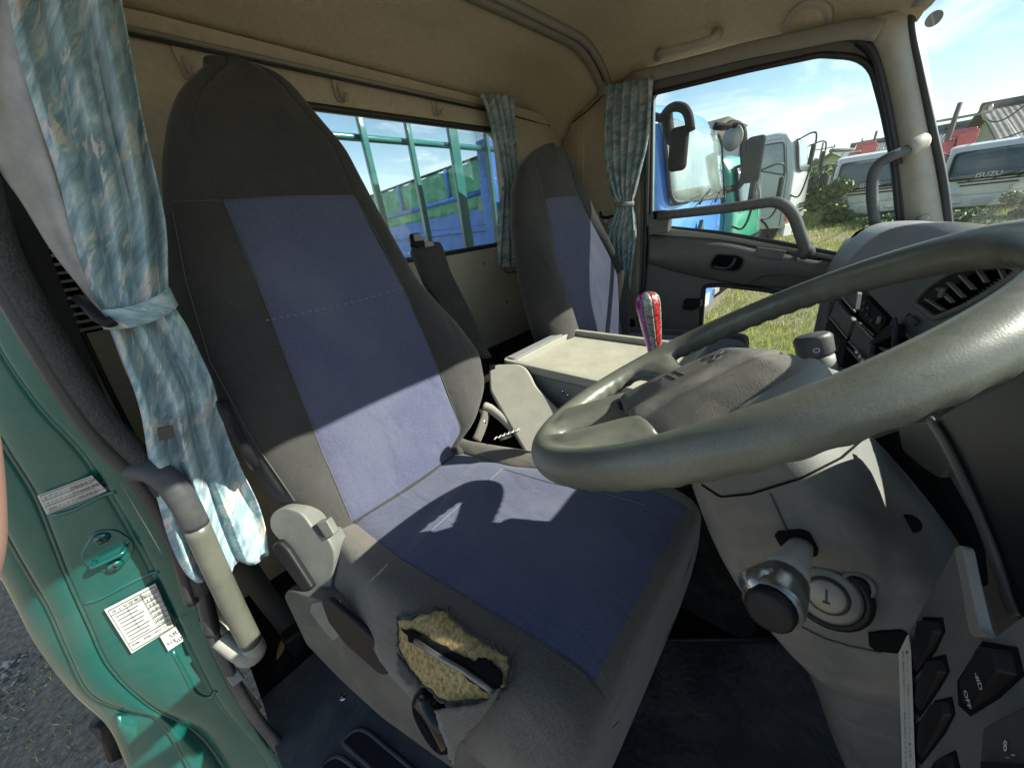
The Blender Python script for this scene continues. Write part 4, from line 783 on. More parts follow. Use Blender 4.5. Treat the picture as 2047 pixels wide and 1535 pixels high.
# the photographer's fingertip at the very edge of the lens
fc = [ray(x, y) / np.linalg.norm(ray(x, y)) * .085 for x, y in [(-430, 1560), (-312, 1370), (-237, 1180), (-218, 1010), (-226, 860), (-250, 760)]]
rad_ = list(np.interp(np.linspace(0, 1, 31), [0, .3, .45, .8, .92, 1], [.0088, .0082, .0086, .0080, .0070, .0058])); fp_ = smoothpath(fc, 6); e_ = nrm(fp_[-1] - fp_[-3])
fp_ += [fp_[-1] + e_ * .0025, fp_[-1] + e_ * .0042, fp_[-1] + e_ * .0050]; rad_ += [.0048, .0030, .0006]
V, F = tube(fp_, rad_, 20, flat=.9); pe = thing('person', "edge of the photographer's fingertip at the left rim of the view", 'person', fc[0]); M('finger', V, F, m_skin, pe, smooth=True, sub=1)
# ================================================================== steering wheel
TW = .547; WU = arr(math.cos(TW), 0, math.sin(TW)); WV = arr(0, 1, 0); WN = arr(-math.sin(TW), 0, math.cos(TW)); KW = 1.15; WC = arr(-.084, .427, -.172) * KW
RHO = R(36); WP_ = WU * math.cos(RHO) + WV * math.sin(RHO); WQ = -WU * math.sin(RHO) + WV * math.cos(RHO)   # p: top of the wheel, q: its left
def WL(p, q, h=0): return WC + (WP_ * p + WQ * q + WN * h) * KW      # KW: size of the wheel
swt = thing('steering_wheel', 'large olive grey truck steering wheel with worn brown centre pad', 'steering wheel', tuple(WC))
RW = .225 * KW
# rim with finger grips on the underside
V = []; n1, n2r = 288, 22
for i in range(n1):
    a = 2 * math.pi * i / n1; rad = WP_ * math.cos(a) + WQ * math.sin(a)
    deg = math.degrees(a) % 360
    on = 1 if (20 < deg < 150 or 210 < deg < 340) else 0
    for k in range(n2r):
        g = 2 * math.pi * k / n2r; cu_, su_ = math.cos(g), math.sin(g); r = .0182 * KW
        inn = max(0, -su_ * .85 - cu_ * .35)
        r -= on * .0022 * inn * (1 + math.cos(deg / 360 * 2 * math.pi * 62)) / 1.0
        V.append(WC + rad * (RW + cu_ * r) + WN * su_ * r * 1.06)
F = [(i * n2r + k, i * n2r + (k + 1) % n2r, ((i + 1) % n1) * n2r + (k + 1) % n2r, ((i + 1) % n1) * n2r + k) for i in range(n1) for k in range(n2r)]
ms = [(np.array(V), F)]
def webgrid(rows, th=.012, n=6):
    """closed lens-shaped spoke: rows of (left point, right point, half thickness)"""
    out = []
    for a, b, t in rows:
        row = []
        for k in range(2 * n):
            g = 2 * math.pi * k / (2 * n); c = (a + b) / 2; row.append(c + (b - a) / 2 * math.copysign(abs(math.cos(g)) ** .7, math.cos(g)) + WN * math.sin(g) * t * KW)
        out.append(row)
    V, F = grid(out, True); return caps(V, F, 2 * n, len(out))
# bottom web: two lower arms with a slot between them
for s in (1, -1):
    ms.append(webgrid([(WL(-.228, s * -.004, .002), WL(-.19, s * .118, .002), .013), (WL(-.212, s * .006, .001), WL(-.178, s * .110, .001), .015), (WL(-.195, s * .018, -.003), WL(-.158, s * .106, -.003), .016), (WL(-.165, s * .026, -.008), WL(-.138, s * .104, -.008), .017), (WL(-.140, s * .030, -.012), WL(-.120, s * .103, -.012), .0175), (WL(-.112, s * .034, -.016), WL(-.10, s * .100, -.016), .017)]))
    # lateral spokes
    ms.append(webgrid([(WL(-.105, s * .205, -.004), WL(.015, s * .228, -.004), .012), (WL(-.075, s * .19, -.008), WL(.002, s * .205, -.008), .011), (WL(-.055, s * .155, -.018), WL(-.005, s * .165, -.018), .011), (WL(-.05, s * .12, -.028), WL(.0, s * .12, -.028), .012), (WL(-.045, s * .08, -.036), WL(.0, s * .08, -.036), .012)]))
V, F = cat(*ms); M('rim_and_spokes', V, F, m_rim, swt, remesh=.004, sm=7)
# centre pad
def padpt(u, v):
    """u -1..1 along p, v -1..1 across"""
    p = -.118 + (u + 1) / 2 * .172; hw = ip(p, [-.118, -.09, -.03, .0, .03, .048, .054], [.106, .116, .118, .118, .114, .098, .05]); q = v * hw
    e = 1 - abs(v) ** 4; fr_ = ip(p, [-.118, -.112, -.06, .02, .05, .054], [.75, .95, 1, .95, .6, .2])
    rq = lerp(.060, .030, (p + .118) / .172); sg = 1 / (1 + math.exp((abs(q) - rq) / .0022)); h = -.034 + .038 * e * fr_ + .0045 * sg * (1 - max(0, (p - .03) / .03)) - .003 * math.exp(-((abs(q) - rq - .006) / .006) ** 2)
    if p < -.07: h -= .020 * (1 - min(1, abs(v) / .40)) * ((-.07 - p) / .05)
    return WL(p, q, h)
rows = [[padpt(u, v) for v in np.linspace(-1, 1, 45)] for u in np.linspace(-1, 1, 36)]
bott = [[WL(*((np.array(pt) - WC) @ np.stack([WP_, WQ], 1) / KW), -.062) for pt in r_] for r_ in rows]
V, F = grid(rows); n_, m_ = 45, 36; V2, F2 = grid(bott); NV = len(V); F = F + [tuple(i + NV for i in f[::-1]) for f in F2]
edge = [k for k in range(n_)] + [r_ * n_ + n_ - 1 for r_ in range(1, m_)] + [(m_ - 1) * n_ + k for k in range(n_ - 2, -1, -1)] + [r_ * n_ for r_ in range(m_ - 2, 0, -1)]
F += [(edge[i], edge[(i + 1) % len(edge)], edge[(i + 1) % len(edge)] + NV, edge[i] + NV) for i in range(len(edge))]
pad = M('centre_pad', np.concatenate([V, V2]), F, m_pad, swt, smooth=True)
# grey side cheeks and dark joint lines at the lower arms
for s in (1, -1):
    V, F = webgrid([(WL(-.06, s * .106, -.030), WL(-.05, s * .128, -.034), .016), (WL(-.01, s * .103, -.030), WL(-.005, s * .13, -.034), .018), (WL(.035, s * .08, -.030), WL(.045, s * .112, -.036), .017), (WL(.06, s * .03, -.032), WL(.075, s * .04, -.038), .013)]); M('side_cheek', V, F, m_padg, swt, smooth=True, sub=1)
    V, F = tube(smoothpath([padpt(-1, s * t) + WP_ * -.001 - WN * .001 for t in (.28, .40, .55, .7, .85, 1.0)] + [WL(-.118, s * .106, -.045)], 4), .0032, 8); M('joint', V, F, m_black, swt, smooth=True)
pb_ = bvh(pad)
def onpad(p, q, off=.0006):
    o = WL(p, q, .2); h = pb_.ray_cast(Vector(tuple(o)), Vector(tuple(-WN))); return np.array(h[0]) + WN * off
def pen(strokes, r, mat, par, name):
    V, F = cat(*[tube([onpad(*q) for q in st], r, 5) for st in strokes]); M(name, V, F, mat, par, smooth=True)
# three-diamond emblem, embossed
def dia(cp, cq, a, s=.011):
    d1 = (math.cos(a) * s, math.sin(a) * s); d2 = (-math.sin(a) * s * .58, math.cos(a) * s * .58)
    pts = [(cp + d1[0], cq + d1[1]), (cp + d2[0], cq + d2[1]), (cp - d1[0], cq - d1[1]), (cp - d2[0], cq - d2[1])]; return [[pts[i], pts[(i + 1) % 4]] for i in range(4)]
em = []
for a in (0, 2 * math.pi / 3, -2 * math.pi / 3): em += dia(.003 + .011 * math.cos(a), .011 * math.sin(a), a)
pen(em, .0005, m_dgrey, pad, 'emblem')
o = onpad(-.050, .018, .0008); text('SRS AIRBAG', o, -WQ, WP_ * 1 + WN * .0, .0068, m_ink, pad, 'embossed_lettering', ext=.0012, bold=.01)
pen([[(-.052, .022), (-.052, -.022)], [(-.042, .024), (-.042, -.020)], [(-.062, .015), (-.059, .012), (-.062, .009)]], .0006, m_ink, pad, 'embossed_line')

# ================================================================== steering column
sc = thing('steering_column', 'dusty grey steering column shroud with ignition lock below the wheel', 'steering column', (.1, .45, -.9))
def CA_(d, a, b, y0=.427): return WC + (-WN * d + WU * a + arr(0, y0 - .427 + b, 0)) * KW      # d down the column, a forward, b left
def csec(d, af, ab, bl, br, ca=0, cb_=0, n=28, pw=.55):
    out = []
    for k in range(n):
        g = 2 * math.pi * k / n; c, s = math.cos(g), math.sin(g); c = math.copysign(abs(c) ** pw, c); s = math.copysign(abs(s) ** pw, s)
        out.append(CA_(d, ca + (af if c > 0 else ab) * c, cb_ + (bl if s > 0 else br) * s))
    return out
secs = [csec(.050, .035, .035, .045, .045), csec(.052, .055, .052, .085, .085), csec(.075, .065, .062, .100, .095), csec(.14, .085, .072, .105, .10), csec(.20, .10, .078, .105, .105), csec(.26, .11, .072, .10, .105), csec(.32, .115, .058, .085, .10), csec(.37, .10, .040, .07, .085), csec(.395, .06, .02, .05, .06)]
V, F = grid(secs, True); V, F = caps(V, F, 28, len(secs)); shr = M('upper_shroud', V, F, m_shroud, sc, smooth=True, sub=1)
# round collar under the hub
V, F = lathe([(.069, -.050), (.101, -.058), (.110, -.069), (.108, -.083), (.08, -.098)], WC, WN, 36); M('collar', V, F, m_padg, sc, smooth=True)
# lower column cover down to the floor
def lc(px0, px1, py0, py1, y): return P(px0, py0, y=y), P(px1, py1, y=y)
rows = []
for l, r_, y in [((1492, 1150), (1830, 1190), .46), ((1540, 1210), (1812, 1225), .46), ((1590, 1270), (1800, 1270), .47), ((1622, 1340), (1830, 1330), .48), ((1645, 1420), (1880, 1420), .49), ((1680, 1500), (1930, 1500), .50), ((1725, 1600), (1990, 1600), .51), ((1800, 1760), (2060, 1760), .52)]:
    a, b = P(*l, y=y * 1.13), P(*r_, y=y * 1.13); c = (a + b) / 2; h = (b - a) / 2; row = []
    for k in range(24):
        g = 2 * math.pi * k / 24; cc, ss = math.cos(g), math.sin(g); row.append(c + h * math.copysign(abs(cc) ** .6, cc) + arr(.02, -.06, -.01) * math.copysign(abs(ss) ** .6, ss))
    rows.append(row)
V, F = grid(rows, True); V, F = caps(V, F, 24, len(rows)); low = M('lower_cover', V, F, m_shroud, sc, smooth=True, sub=1)
sb = bvh(shr, low)
stitch(sb, [(1540, 985), (1560, 1030), (1582, 1080)], shr, m_dgrey, r=.0008, dash=False, name='panel_joint')
stitch(sb, [(1404, 968), (1440, 992), (1500, 986), (1600, 955), (1680, 915), (1730, 872)], shr, m_blackm, r=.0012, dash=False, name='cover_joint')
stitch(sb, [(1770, 880), (1810, 930), (1845, 990)], shr, m_blackm, r=.0008, dash=False, name='scratch')
stitch(sb, [(1590, 1245), (1650, 1275), (1700, 1290), (1760, 1302)], low, m_dgrey, r=.001, dash=False, name='panel_joint')
# opening for the stalk, stalk arm with worn chrome tip
patch('stalk_opening', sb, smoothpath2([(1549, 1068), (1555, 1060), (1600, 1056), (1618, 1062), (1636, 1095), (1634, 1108), (1615, 1112), (1575, 1100), (1560, 1088), (1549, 1068)], 40)[:-1], .0015, m_blackm, shr, step=8, thick=.002)
pA = cast(sb, 1598, 1088, .0); st_o = thing('column_stalk', 'worn multi-function stalk with grey arm and dark round tip on the column', 'stalk', pA)
dA = ray(1598, 1088); zA = pA[0] / dA[0]
def dp(px, py, t): return ray(px, py) * t
t0 = pA @ dA / (dA @ dA)
V, F = tube([dp(1606, 1082, t0 * 1.02), dp(1592, 1108, t0 * .955), dp(1576, 1140, t0 * .90), dp(1566, 1162, t0 * .87)], [.0095, .0125, .0165, .019], 16); M('arm', V, F, m_pillar, st_o, smooth=True)
V, F = tube([dp(1566, 1160, t0 * .872), dp(1556, 1180, t0 * .845), dp(1546, 1202, t0 * .815), dp(1541, 1212, t0 * .80)], [.0195, .0215, .0225, .0215], 18); M('tip_sleeve', V, F, S('worn_chrome', (.50, .50, .47), .28, .9, nscale=25, namp=.4, dirt=.4, dscale=30), st_o, smooth=True)
V, F = tube([dp(1541, 1212, t0 * .801), dp(1537, 1221, t0 * .788), dp(1536, 1223, t0 * .786)], [.0190, .0180, .0150], 20); M('tip_cap', V, F, m_black, st_o, smooth=True)
V, F = tube([dp(1540, 1152, t0 * .845), dp(1510, 1165, t0 * .84), dp(1490, 1160, t0 * .84)], [.012, .012, .009], 12); M('thumb_wing', V, F, bpy.data.materials['worn_chrome'], st_o, smooth=True)
# ignition lock
c = cast(sb, 1655, 1180, .002); h = sb.ray_cast(Vector((0, 0, 0)), Vector(tuple(ray(1655, 1180)))); kn = np.array(h[1]); kn = kn if kn @ c < 0 else -kn; kn = nrm(kn * .5 - nrm(c) * .7 + arr(-.1, -.15, .1))
V, F = lathe([(.036, -.02), (.035, .004), (.030, .010), (.0285, .008)], c, kn, 32); ig = M('lock_bezel', V, F, m_black, sc, smooth=True)
V, F = lathe([(.027, .004), (.027, .010), (.024, .012), (0, .012)], c, kn, 32); M('lock_ring', V, F, S('dull_ring', (.15, .15, .14), .45, .4, dirt=.3, dscale=30), ig, smooth=True)
V, F = lathe([(.0182, .0118), (.0182, .0128), (.015, .0128)], c, kn, 28); M('dark_ring', V, F, m_ink, ig, smooth=True)
V, F = lathe([(.016, .012), (.016, .015), (.014, .016), (0, .016)], c, kn, 28); M('key_barrel', V, F, S('barrel_metal', (.17, .165, .145), .4, .6, dirt=.4, dscale=30), ig, smooth=True)
uu = nrm(up - kn * (up @ kn)); vv_ = np.cross(kn, uu); q = c + kn * .0162; V, F = cat(box(q, (.002, .014, .001), ax=(vv_, uu, kn)), box(q - uu * .006, (.006, .002, .001), ax=(vv_, uu, kn))); M('key_slot', V, F, m_ink, ig)
for s_, a in (('LOCK', 2.4), ('ACC', 1.2), ('ON', .2)): text(s_, c + kn * .0123 + (uu * math.sin(a) + vv_ * math.cos(a)) * .0195 - vv_ * .004, vv_, uu, .0042, m_ink, ig, ext=.0004)
V, F = lathe([(.017, -.01), (.014, .004), (.011, .006), (.010, .003)], cast(sb, 1712, 1168, .0), nrm(kn + arr(.25, 0, 0)), 24); b_2 = M('small_button_housing', V, F, m_shroud, sc, smooth=True)
V, F = lathe([(.009, .0), (.009, .004), (.007, .006), (0, .006)], cast(sb, 1712, 1168, .0), nrm(kn + arr(.25, 0, 0)), 20); M('button', V, F, m_black, b_2, smooth=True)
V, F = lathe([(.009, .0), (.007, .001), (0, .0012)], cast(sb, 1816, 1046, .0005), nrm(-cast(sb, 1816, 1046)), 18); M('screw_recess', V, F, m_blackm, sc, smooth=True)
# dark notch at the right of the column joint
patch('lever_notch', sb, [(1735, 1262), (1760, 1258), (1800, 1256), (1812, 1262), (1815, 1296), (1790, 1300), (1750, 1296), (1737, 1285)], .002, m_blackm, low, step=8)
# right-hand light stalk end standing up beside the hub
ls_ = thing('light_stalk', 'ribbed grey light switch stalk with OFF marking sticking up behind the centre pad', 'stalk', P(1635, 720, y=.68))
base = P(1640, 748, y=.67); tip = P(1622, 668, y=.675); axl = nrm(tip - base)
V, F = lathe([(.019, -.03), (.020, .008), (.0215, .010), (.0215, .028), (.0195, .030)], base, axl, 24); M('collar', V, F, m_cons, ls_, smooth=True)
V, F = lathe([(.0195, .030), (.023, .033), (.024, .058), (.020, .064), (0, .066)], base, axl, 12); M('knob', V, F, m_dgrey, ls_, bevel=.002)
sidev = nrm(np.cross(axl, nrm(base))); face = -nrm(base + axl * .03); face = nrm(face - axl * (face @ axl))
text('OFF', base + axl * .014 + face * .0218 + sidev * .006, -sidev if (-sidev) @ rt > 0 else sidev, axl, .0085, m_inkw, ls_)
text('O', base + axl * .04 + face * .0235 + sidev * .003, -sidev if (-sidev) @ rt > 0 else sidev, axl, .011, m_inkw, ls_)

# ================================================================== dashboard
da = thing('dashboard', 'grey truck dashboard beyond the steering wheel with air vent, open shelves and screen', 'dashboard', (.2, .9, -.9))
def prof(y):
    """section of the dash at y: (x, z) from the lower edge round to the windscreen"""
    t = ip(y, [.65, .95, 1.2, 1.5, 1.95], [.115, .065, .01, -.03, -.02]); tz = ip(y, [.65, 1.1, 1.35, 1.6, 1.95], [-.085, -.095, -.112, -.125, -.150])
    return [(t + .10, -.80), (t + .05, -.55), (t + .02, -.36), (t + .002, -.26), (t + .012, -.205), (t + .035, tz - .045), (t + .07, tz - .010), (t + .12, tz), (t + .20, tz - .008), (t + .30, tz - .05), (t + .45, tz - .10)]
rows = []
for y in np.linspace(1.26, 1.955, 16): rows.append([arr(x, y, z) for x, z in prof(y)])
rows = [smoothpath(r_, 4) for r_ in rows]; n__ = len(rows[0]); V, F = grid(rows); F.append(tuple(range(n__))); M('passenger_dash', V, F, m_dashl, da, smooth=True, solid=.004, off=1, bevel=0)
# flattened instrument of the far corner: small black speaker slot
V, F = tube(smoothpath([P(a, b, y=1.9) for a, b in [(1702, 478), (1715, 465), (1735, 457)]], 4), .006, 6); M('slot', V, F, m_blackm, da, smooth=True)
# panel facing the driver
NS = nrm(arr(-.94, -.35, .10)); OS = P(1650, 590, y=1.25); aN = -NS
def SD(px, py, d=0): return PP(px, py, OS + NS * d, NS)
def ssl(name, px, depth=.02, mat=m_dash, par=None, raise_=0, bevel=.002, r=0, holes=()):
    return slab(name, px, OS, NS, depth, mat, par or da, bevel=bevel, r=r, raise_=raise_, holes=holes)
# upper skin above the stack (light grey, around the vent)
ssl('vent_panel', [(1722, 572), (1760, 565), (1790, 552), (1835, 545), (1900, 528), (1960, 515), (2060, 490), (2110, 490), (2110, 700), (1960, 900), (1850, 720), (1835, 690)], .03, m_dash, bevel=.004,
    holes=[[(1826, 604), (1850, 578), (1900, 545), (1950, 536), (2015, 532), (2040, 540), (2000, 570), (1930, 610), (1868, 636)]])
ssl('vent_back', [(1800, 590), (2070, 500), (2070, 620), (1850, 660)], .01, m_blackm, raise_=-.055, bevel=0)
V, F = tube(rnd([SD(a, b, .002) for a, b in [(1826, 604), (1850, 576), (1900, 543), (1950, 533), (2020, 530), (2043, 540), (2000, 572), (1930, 612), (1868, 638)]], .01), .0045, 8, closed=True); M('vent_frame', V, F, m_dash, da, smooth=True)
for a, b in [((1845, 598), (1881, 622)), ((1868, 576), (1898, 606)), ((1889, 565), (1920, 596)), ((1912, 550), (1940, 580)), ((1948, 540), (1965, 566)), ((1990, 534), (2002, 560))]:
    V, F = prism([SD(*a, -.001), SD(a[0] + 4, a[1] - 1, -.001), SD(b[0] + 4, b[1] - 1, -.001), SD(*b, -.001)], aN * .006 + arr(.0, .0, .001)); M('vent_slat', V, F, m_dashl, da, bevel=.0008)
V, F = cat(*[prism([SD(1835 + 8 * i, 606 - 4.6 * i, -.026), SD(1837 + 8 * i, 605 - 4.6 * i, -.026), SD(1862 + 8 * i, 640 - 5.2 * i, -.026), SD(1860 + 8 * i, 641 - 5.2 * i, -.026)], aN * .012) for i in range(22)]); M('vent_fins', V, F, m_blackm, da)
V, F = box(SD(1882, 585, .002), (.006, .010, .016)); M('vent_tab', V, F, m_dash, da, bevel=.002)
ssl('switch_recess', [(1808, 632), (1816, 626), (1836, 642), (1828, 652)], .006, m_blackm, raise_=.002); ssl('rocker_switch', [(1810, 634), (1817, 629), (1832, 642), (1826, 649)], .006, m_dgrey, raise_=.008, bevel=.0015)
# stack frame: diagonal grid of shelves
fr_px = [(1650, 591), (1722, 573), (1835, 688), (1860, 722), (1900, 800), (1880, 830), (1800, 800), (1740, 785), (1690, 750), (1624, 704)]
sh = [[(1682, 592), (1715, 583), (1709, 622)], [(1671, 600), (1704, 638), (1693, 674), (1658, 634)], [(1653, 642), (1689, 684), (1677, 733), (1640, 690)], [(1711, 643), (1744, 679), (1733, 720), (1697, 683)], [(1692, 694), (1730, 736), (1718, 772), (1680, 738)], [(1752, 690), (1786, 724), (1776, 762), (1742, 726)]]
stf = ssl('shelf_frame', fr_px, .008, m_dash, bevel=.001, holes=sh)
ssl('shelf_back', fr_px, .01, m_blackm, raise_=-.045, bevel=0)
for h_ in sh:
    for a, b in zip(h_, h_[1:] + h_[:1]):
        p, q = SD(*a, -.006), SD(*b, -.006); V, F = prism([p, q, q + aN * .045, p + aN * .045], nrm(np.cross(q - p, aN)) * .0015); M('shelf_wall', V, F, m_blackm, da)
for a, b in [((1682, 592), (1709, 624)), ((1658, 634), (1693, 676)), ((1697, 683), (1733, 722)), ((1711, 642), (1745, 678)), ((1692, 692), (1731, 735))]:
    V, F = tube([SD(*a, .003), SD(*b, .003)], .0022, 6); M('shelf_lip', V, F, m_dashl, da, smooth=True)
ssl('stack_side', [(1640, 598), (1652, 590), (1628, 704), (1618, 698)], .09, m_dash, bevel=.002)
rad = thing('radio_unit', 'small dark radio unit with worn display in the lower dashboard slot', 'radio', SD(1662, 700))
slab('body', [(1654, 640), (1691, 684), (1679, 733), (1641, 690)], OS, NS, .06, m_black, rad, bevel=.002, raise_=.008)
slab('display', [(1659, 655), (1680, 680), (1674, 704), (1653, 680)], OS, NS, .002, S('amber_display', (.05, .05, .03), .2, coat=.5), rad, bevel=0, raise_=.0095)
# meter / tachograph style unit with holder
un = ssl('control_unit', [(1726, 590), (1772, 636), (1754, 668), (1716, 630)], .03, m_black, raise_=.002, r=.004)
for p in ((1729, 606), (1737, 616), (1727, 620), (1735, 630), (1744, 642)): V, F = lathe([(.004, 0), (.004, .003), (.002, .004), (0, .004)], SD(*p, .002), NS, 12); M('push_button', V, F, m_dgrey, un, smooth=True)
V, F = box(SD(1757, 640, .004), (.006, .014, .014)); M('square_key', V, F, m_cons, un, bevel=.002)
ho = thing('phone_holder', 'black round cup and phone holder bracket clipped to the dashboard shelves', 'holder', SD(1770, 700))
V, F = tube(smoothpath([SD(a, b, c) for a, b, c in [(1786, 644, .01), (1790, 664, .02), (1788, 690, .028), (1776, 714, .028), (1756, 722, .02), (1740, 716, .01)]], 6), (.004, .011), 10); M('ring', V, F, m_black, ho, smooth=True)
slab('arm', [(1770, 652), (1785, 646), (1782, 672), (1745, 690), (1735, 686)], OS, NS, .02, m_black, ho, bevel=.003, raise_=.02)
slab('clamp', [(1738, 728), (1760, 712), (1772, 722), (1765, 735), (1730, 730)], OS, NS, .02, m_black, ho, bevel=.003, raise_=.015)
for p in ((1716, 705), (1722, 714), (1728, 722)): V, F = lathe([(.006, 0), (.005, .005), (0, .006)], SD(*p, .006), NS, 10); M('stud', V, F, m_chrome, ho, smooth=True)
# centre dash top behind the rim, and body behind the panel
rows = []
for y in np.linspace(.36, 1.04, 12):
    x0 = (OS[0] + .355 * (OS[1] - y)) + .05; rows.append([arr(x0 + a, y, b) for a, b in [(.0, -.60), (.0, -.30), (.005, -.135), (.03, -.105), (.08, -.095), (.2, -.10), (.4, -.2)]])
V, F = grid(rows); M('centre_dash', V, F, m_dashl, da, smooth=True, solid=.01)
# meter hood to the right: dark smooth flank with a light edge
hp_o, hp_n = plane3(P(1870, 850, y=.50), P(2045, 1245, y=.37), P(2120, 800, y=.36))
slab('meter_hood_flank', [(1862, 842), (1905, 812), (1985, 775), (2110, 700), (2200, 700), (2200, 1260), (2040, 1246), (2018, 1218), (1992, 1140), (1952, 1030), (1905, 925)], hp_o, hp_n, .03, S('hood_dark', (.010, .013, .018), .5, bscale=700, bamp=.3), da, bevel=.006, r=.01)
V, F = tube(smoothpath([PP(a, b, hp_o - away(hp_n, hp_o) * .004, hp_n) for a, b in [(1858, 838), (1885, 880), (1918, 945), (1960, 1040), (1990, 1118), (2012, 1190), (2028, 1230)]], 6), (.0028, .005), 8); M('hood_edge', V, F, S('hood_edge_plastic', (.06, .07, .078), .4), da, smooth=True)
for px in ([(1740, 880), (1790, 862), (1850, 900), (1905, 1000), (1950, 1080), (1960, 1180), (1900, 1170), (1850, 1100), (1800, 980)],):
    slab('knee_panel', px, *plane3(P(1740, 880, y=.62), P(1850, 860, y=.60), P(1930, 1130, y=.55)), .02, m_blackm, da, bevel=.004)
slab('lower_trim', [(1790, 850), (1860, 845), (1905, 930), (1880, 960), (1840, 935), (1800, 900)], *plane3(P(1790, 850, y=.56), P(1860, 845, y=.54), P(1880, 960, y=.52)), .02, m_dgrey, da, bevel=.004, r=.006)

# ---- switch panel at lower right
sw = thing('switch_panel', 'grey panel of black rocker switches low on the right of the column', 'switch panel', (.1, .3, -.45))
QO, QN = plane3(P(1910, 1095, y=.352), P(2047, 1195, y=.285), P(1800, 1500, y=.300))
def qs(name, px, depth=.01, mat=m_dash, par=None, raise_=0, bevel=.002, r=0, **k): return slab(name, px, QO, QN, depth, mat, par or sw, bevel=bevel, r=r, raise_=raise_, **k)
qs('face', [(1906, 1096), (1924, 1088), (1938, 1160), (1952, 1240), (1966, 1270), (1980, 1274), (2060, 1216), (2200, 1130), (2250, 1500), (2150, 1700), (1800, 1720), (1796, 1500), (1795, 1308), (1816, 1262)], .006, m_dash, bevel=.002)
qs('raised_edge', [(1906, 1094), (1923, 1088), (1930, 1125), (1945, 1200), (1958, 1255), (1970, 1272), (1946, 1272), (1936, 1262), (1926, 1200)], .006, m_cons, raise_=.003, bevel=.003, r=.004)
def rocker(px, dn, parent=sw, marks=()):
    o_ = [PP(x, y, QO, QN) for x, y in px]; a = away(QN, QO); c = sum(o_) / len(o_); top = [c + (p - c) * .86 for p in o_]
    hts = [h * .62 for h in dn]; V = [p for p in o_] + [t - a * h for t, h in zip(top, hts)]; n = len(o_)
    F = [tuple(range(n)), tuple(range(2 * n - 1, n - 1, -1))] + [(i, (i + 1) % n, n + (i + 1) % n, n + i) for i in range(n)]
    V, F = np.array(V), F; t = thing('rocker_switch', marks[0], 'switch', c, 'rocker switches on the lower panel'); M('recess', *prism([c + (p - c) * 1.12 - a * .0008 for p in o_], a * .0006), m_blackm, t)
    k = M('key', V, F, m_black, t, bevel=.0022, segs=4); return t, c, a
big_, cbig, ab_ = rocker([(1968, 1290), (2028, 1302), (2040, 1352), (1996, 1392), (1945, 1424), (1924, 1405), (1922, 1362)], [.006, .013, .012, .010, .004, .003, .004], marks=['large black rocker switch marked with a lamp symbol and OFF'])
rocker([(1848, 1239), (1882, 1241), (1886, 1265), (1870, 1300), (1833, 1347), (1823, 1336), (1828, 1295)], [.008, .009, .008, .007, .003, .003, .004], marks=['topmost of the three narrow black rocker switches, next to the white warning strip'])
rocker([(1862, 1321), (1888, 1315), (1895, 1345), (1878, 1375), (1842, 1427), (1829, 1412), (1834, 1368)], [.006, .007, .007, .006, .003, .003, .003], marks=['middle one of the three narrow black rocker switches'])
rocker([(1872, 1406), (1900, 1400), (1906, 1430), (1888, 1465), (1845, 1521), (1832, 1508), (1838, 1450)], [.006, .007, .007, .006, .003, .003, .003], marks=['third narrow black rocker switch down, just above the cropped one'])
rocker([(1880, 1522), (1908, 1508), (1916, 1540), (1900, 1580), (1855, 1640), (1840, 1620), (1848, 1570)], [.006, .007, .007, .006, .003, .003, .003], marks=['cropped black rocker switch at the bottom edge of the picture'])
uxb = nrm(PP(1952, 1385, QO, QN) - PP(1936, 1340, QO, QN)); uyb = nrm(np.cross(-ab_, uxb))
text('OFF', PP(1928, 1380, QO - ab_ * .0042, QN), nrm(PP(1940, 1405, QO, QN) - PP(1926, 1355, QO, QN)), nrm(PP(1955, 1355, QO, QN) - PP(1925, 1362, QO, QN)), .006, m_inkw, big_)
text('-#D', PP(1950, 1345, QO - ab_ * .0062, QN), nrm(PP(1940, 1405, QO, QN) - PP(1926, 1355, QO, QN)), nrm(PP(1955, 1355, QO, QN) - PP(1925, 1362, QO, QN)), .006, m_inkw, big_)
qs('lower_step', [(1960, 1455), (1968, 1445), (2060, 1395), (2200, 1330), (2200, 1700), (1965, 1700), (1956, 1510)], .01, m_dgrey, raise_=.005, bevel=.003)
qs('display_window', [(1958, 1518), (2055, 1524), (2200, 1530), (2200, 1700), (1962, 1700)], .004, m_black, raise_=.010, bevel=.001)
ux2 = nrm(PP(2047, 1510, QO, QN) - PP(2000, 1510, QO, QN)); uy2 = nrm(PP(2010, 1480, QO, QN) - PP(2010, 1510, QO, QN))
text('8', PP(2008, 1502, QO - ab_ * .0056, QN), ux2, uy2, .008, m_inkw, sw); text('... ~', PP(2012, 1516, QO - ab_ * .0056, QN), ux2, uy2, .006, m_inkw, sw)
ws_o = QO - away(QN, QO) * .004
wst = thing('sticker', 'long thin white instruction strip on the left edge of the switch panel', 'sticker', PP(1812, 1400, QO, QN))
slab('strip', [(1814, 1268), (1818, 1300), (1829, 1620), (1806, 1620), (1796, 1305)], ws_o, QN, .001, m_white, wst, bevel=0)
ux3 = nrm(PP(1815, 1450, QO, QN) - PP(1811, 1310, QO, QN)); uy3 = nrm(PP(1822, 1400, QO, QN) - PP(1804, 1400, QO, QN))
for i, s_ in enumerate(['警告 運転中に操作しないこと 事故の原因となります 取扱説明書', '■ チルトレバーを確実にロックして下さい ▲ 注意して下さい']):
    text(s_, PP(1804 + 8 * i, 1300, ws_o - away(QN, QO) * .0006, QN), ux3, uy3, .0034, m_ink, wst, ext=.0002)

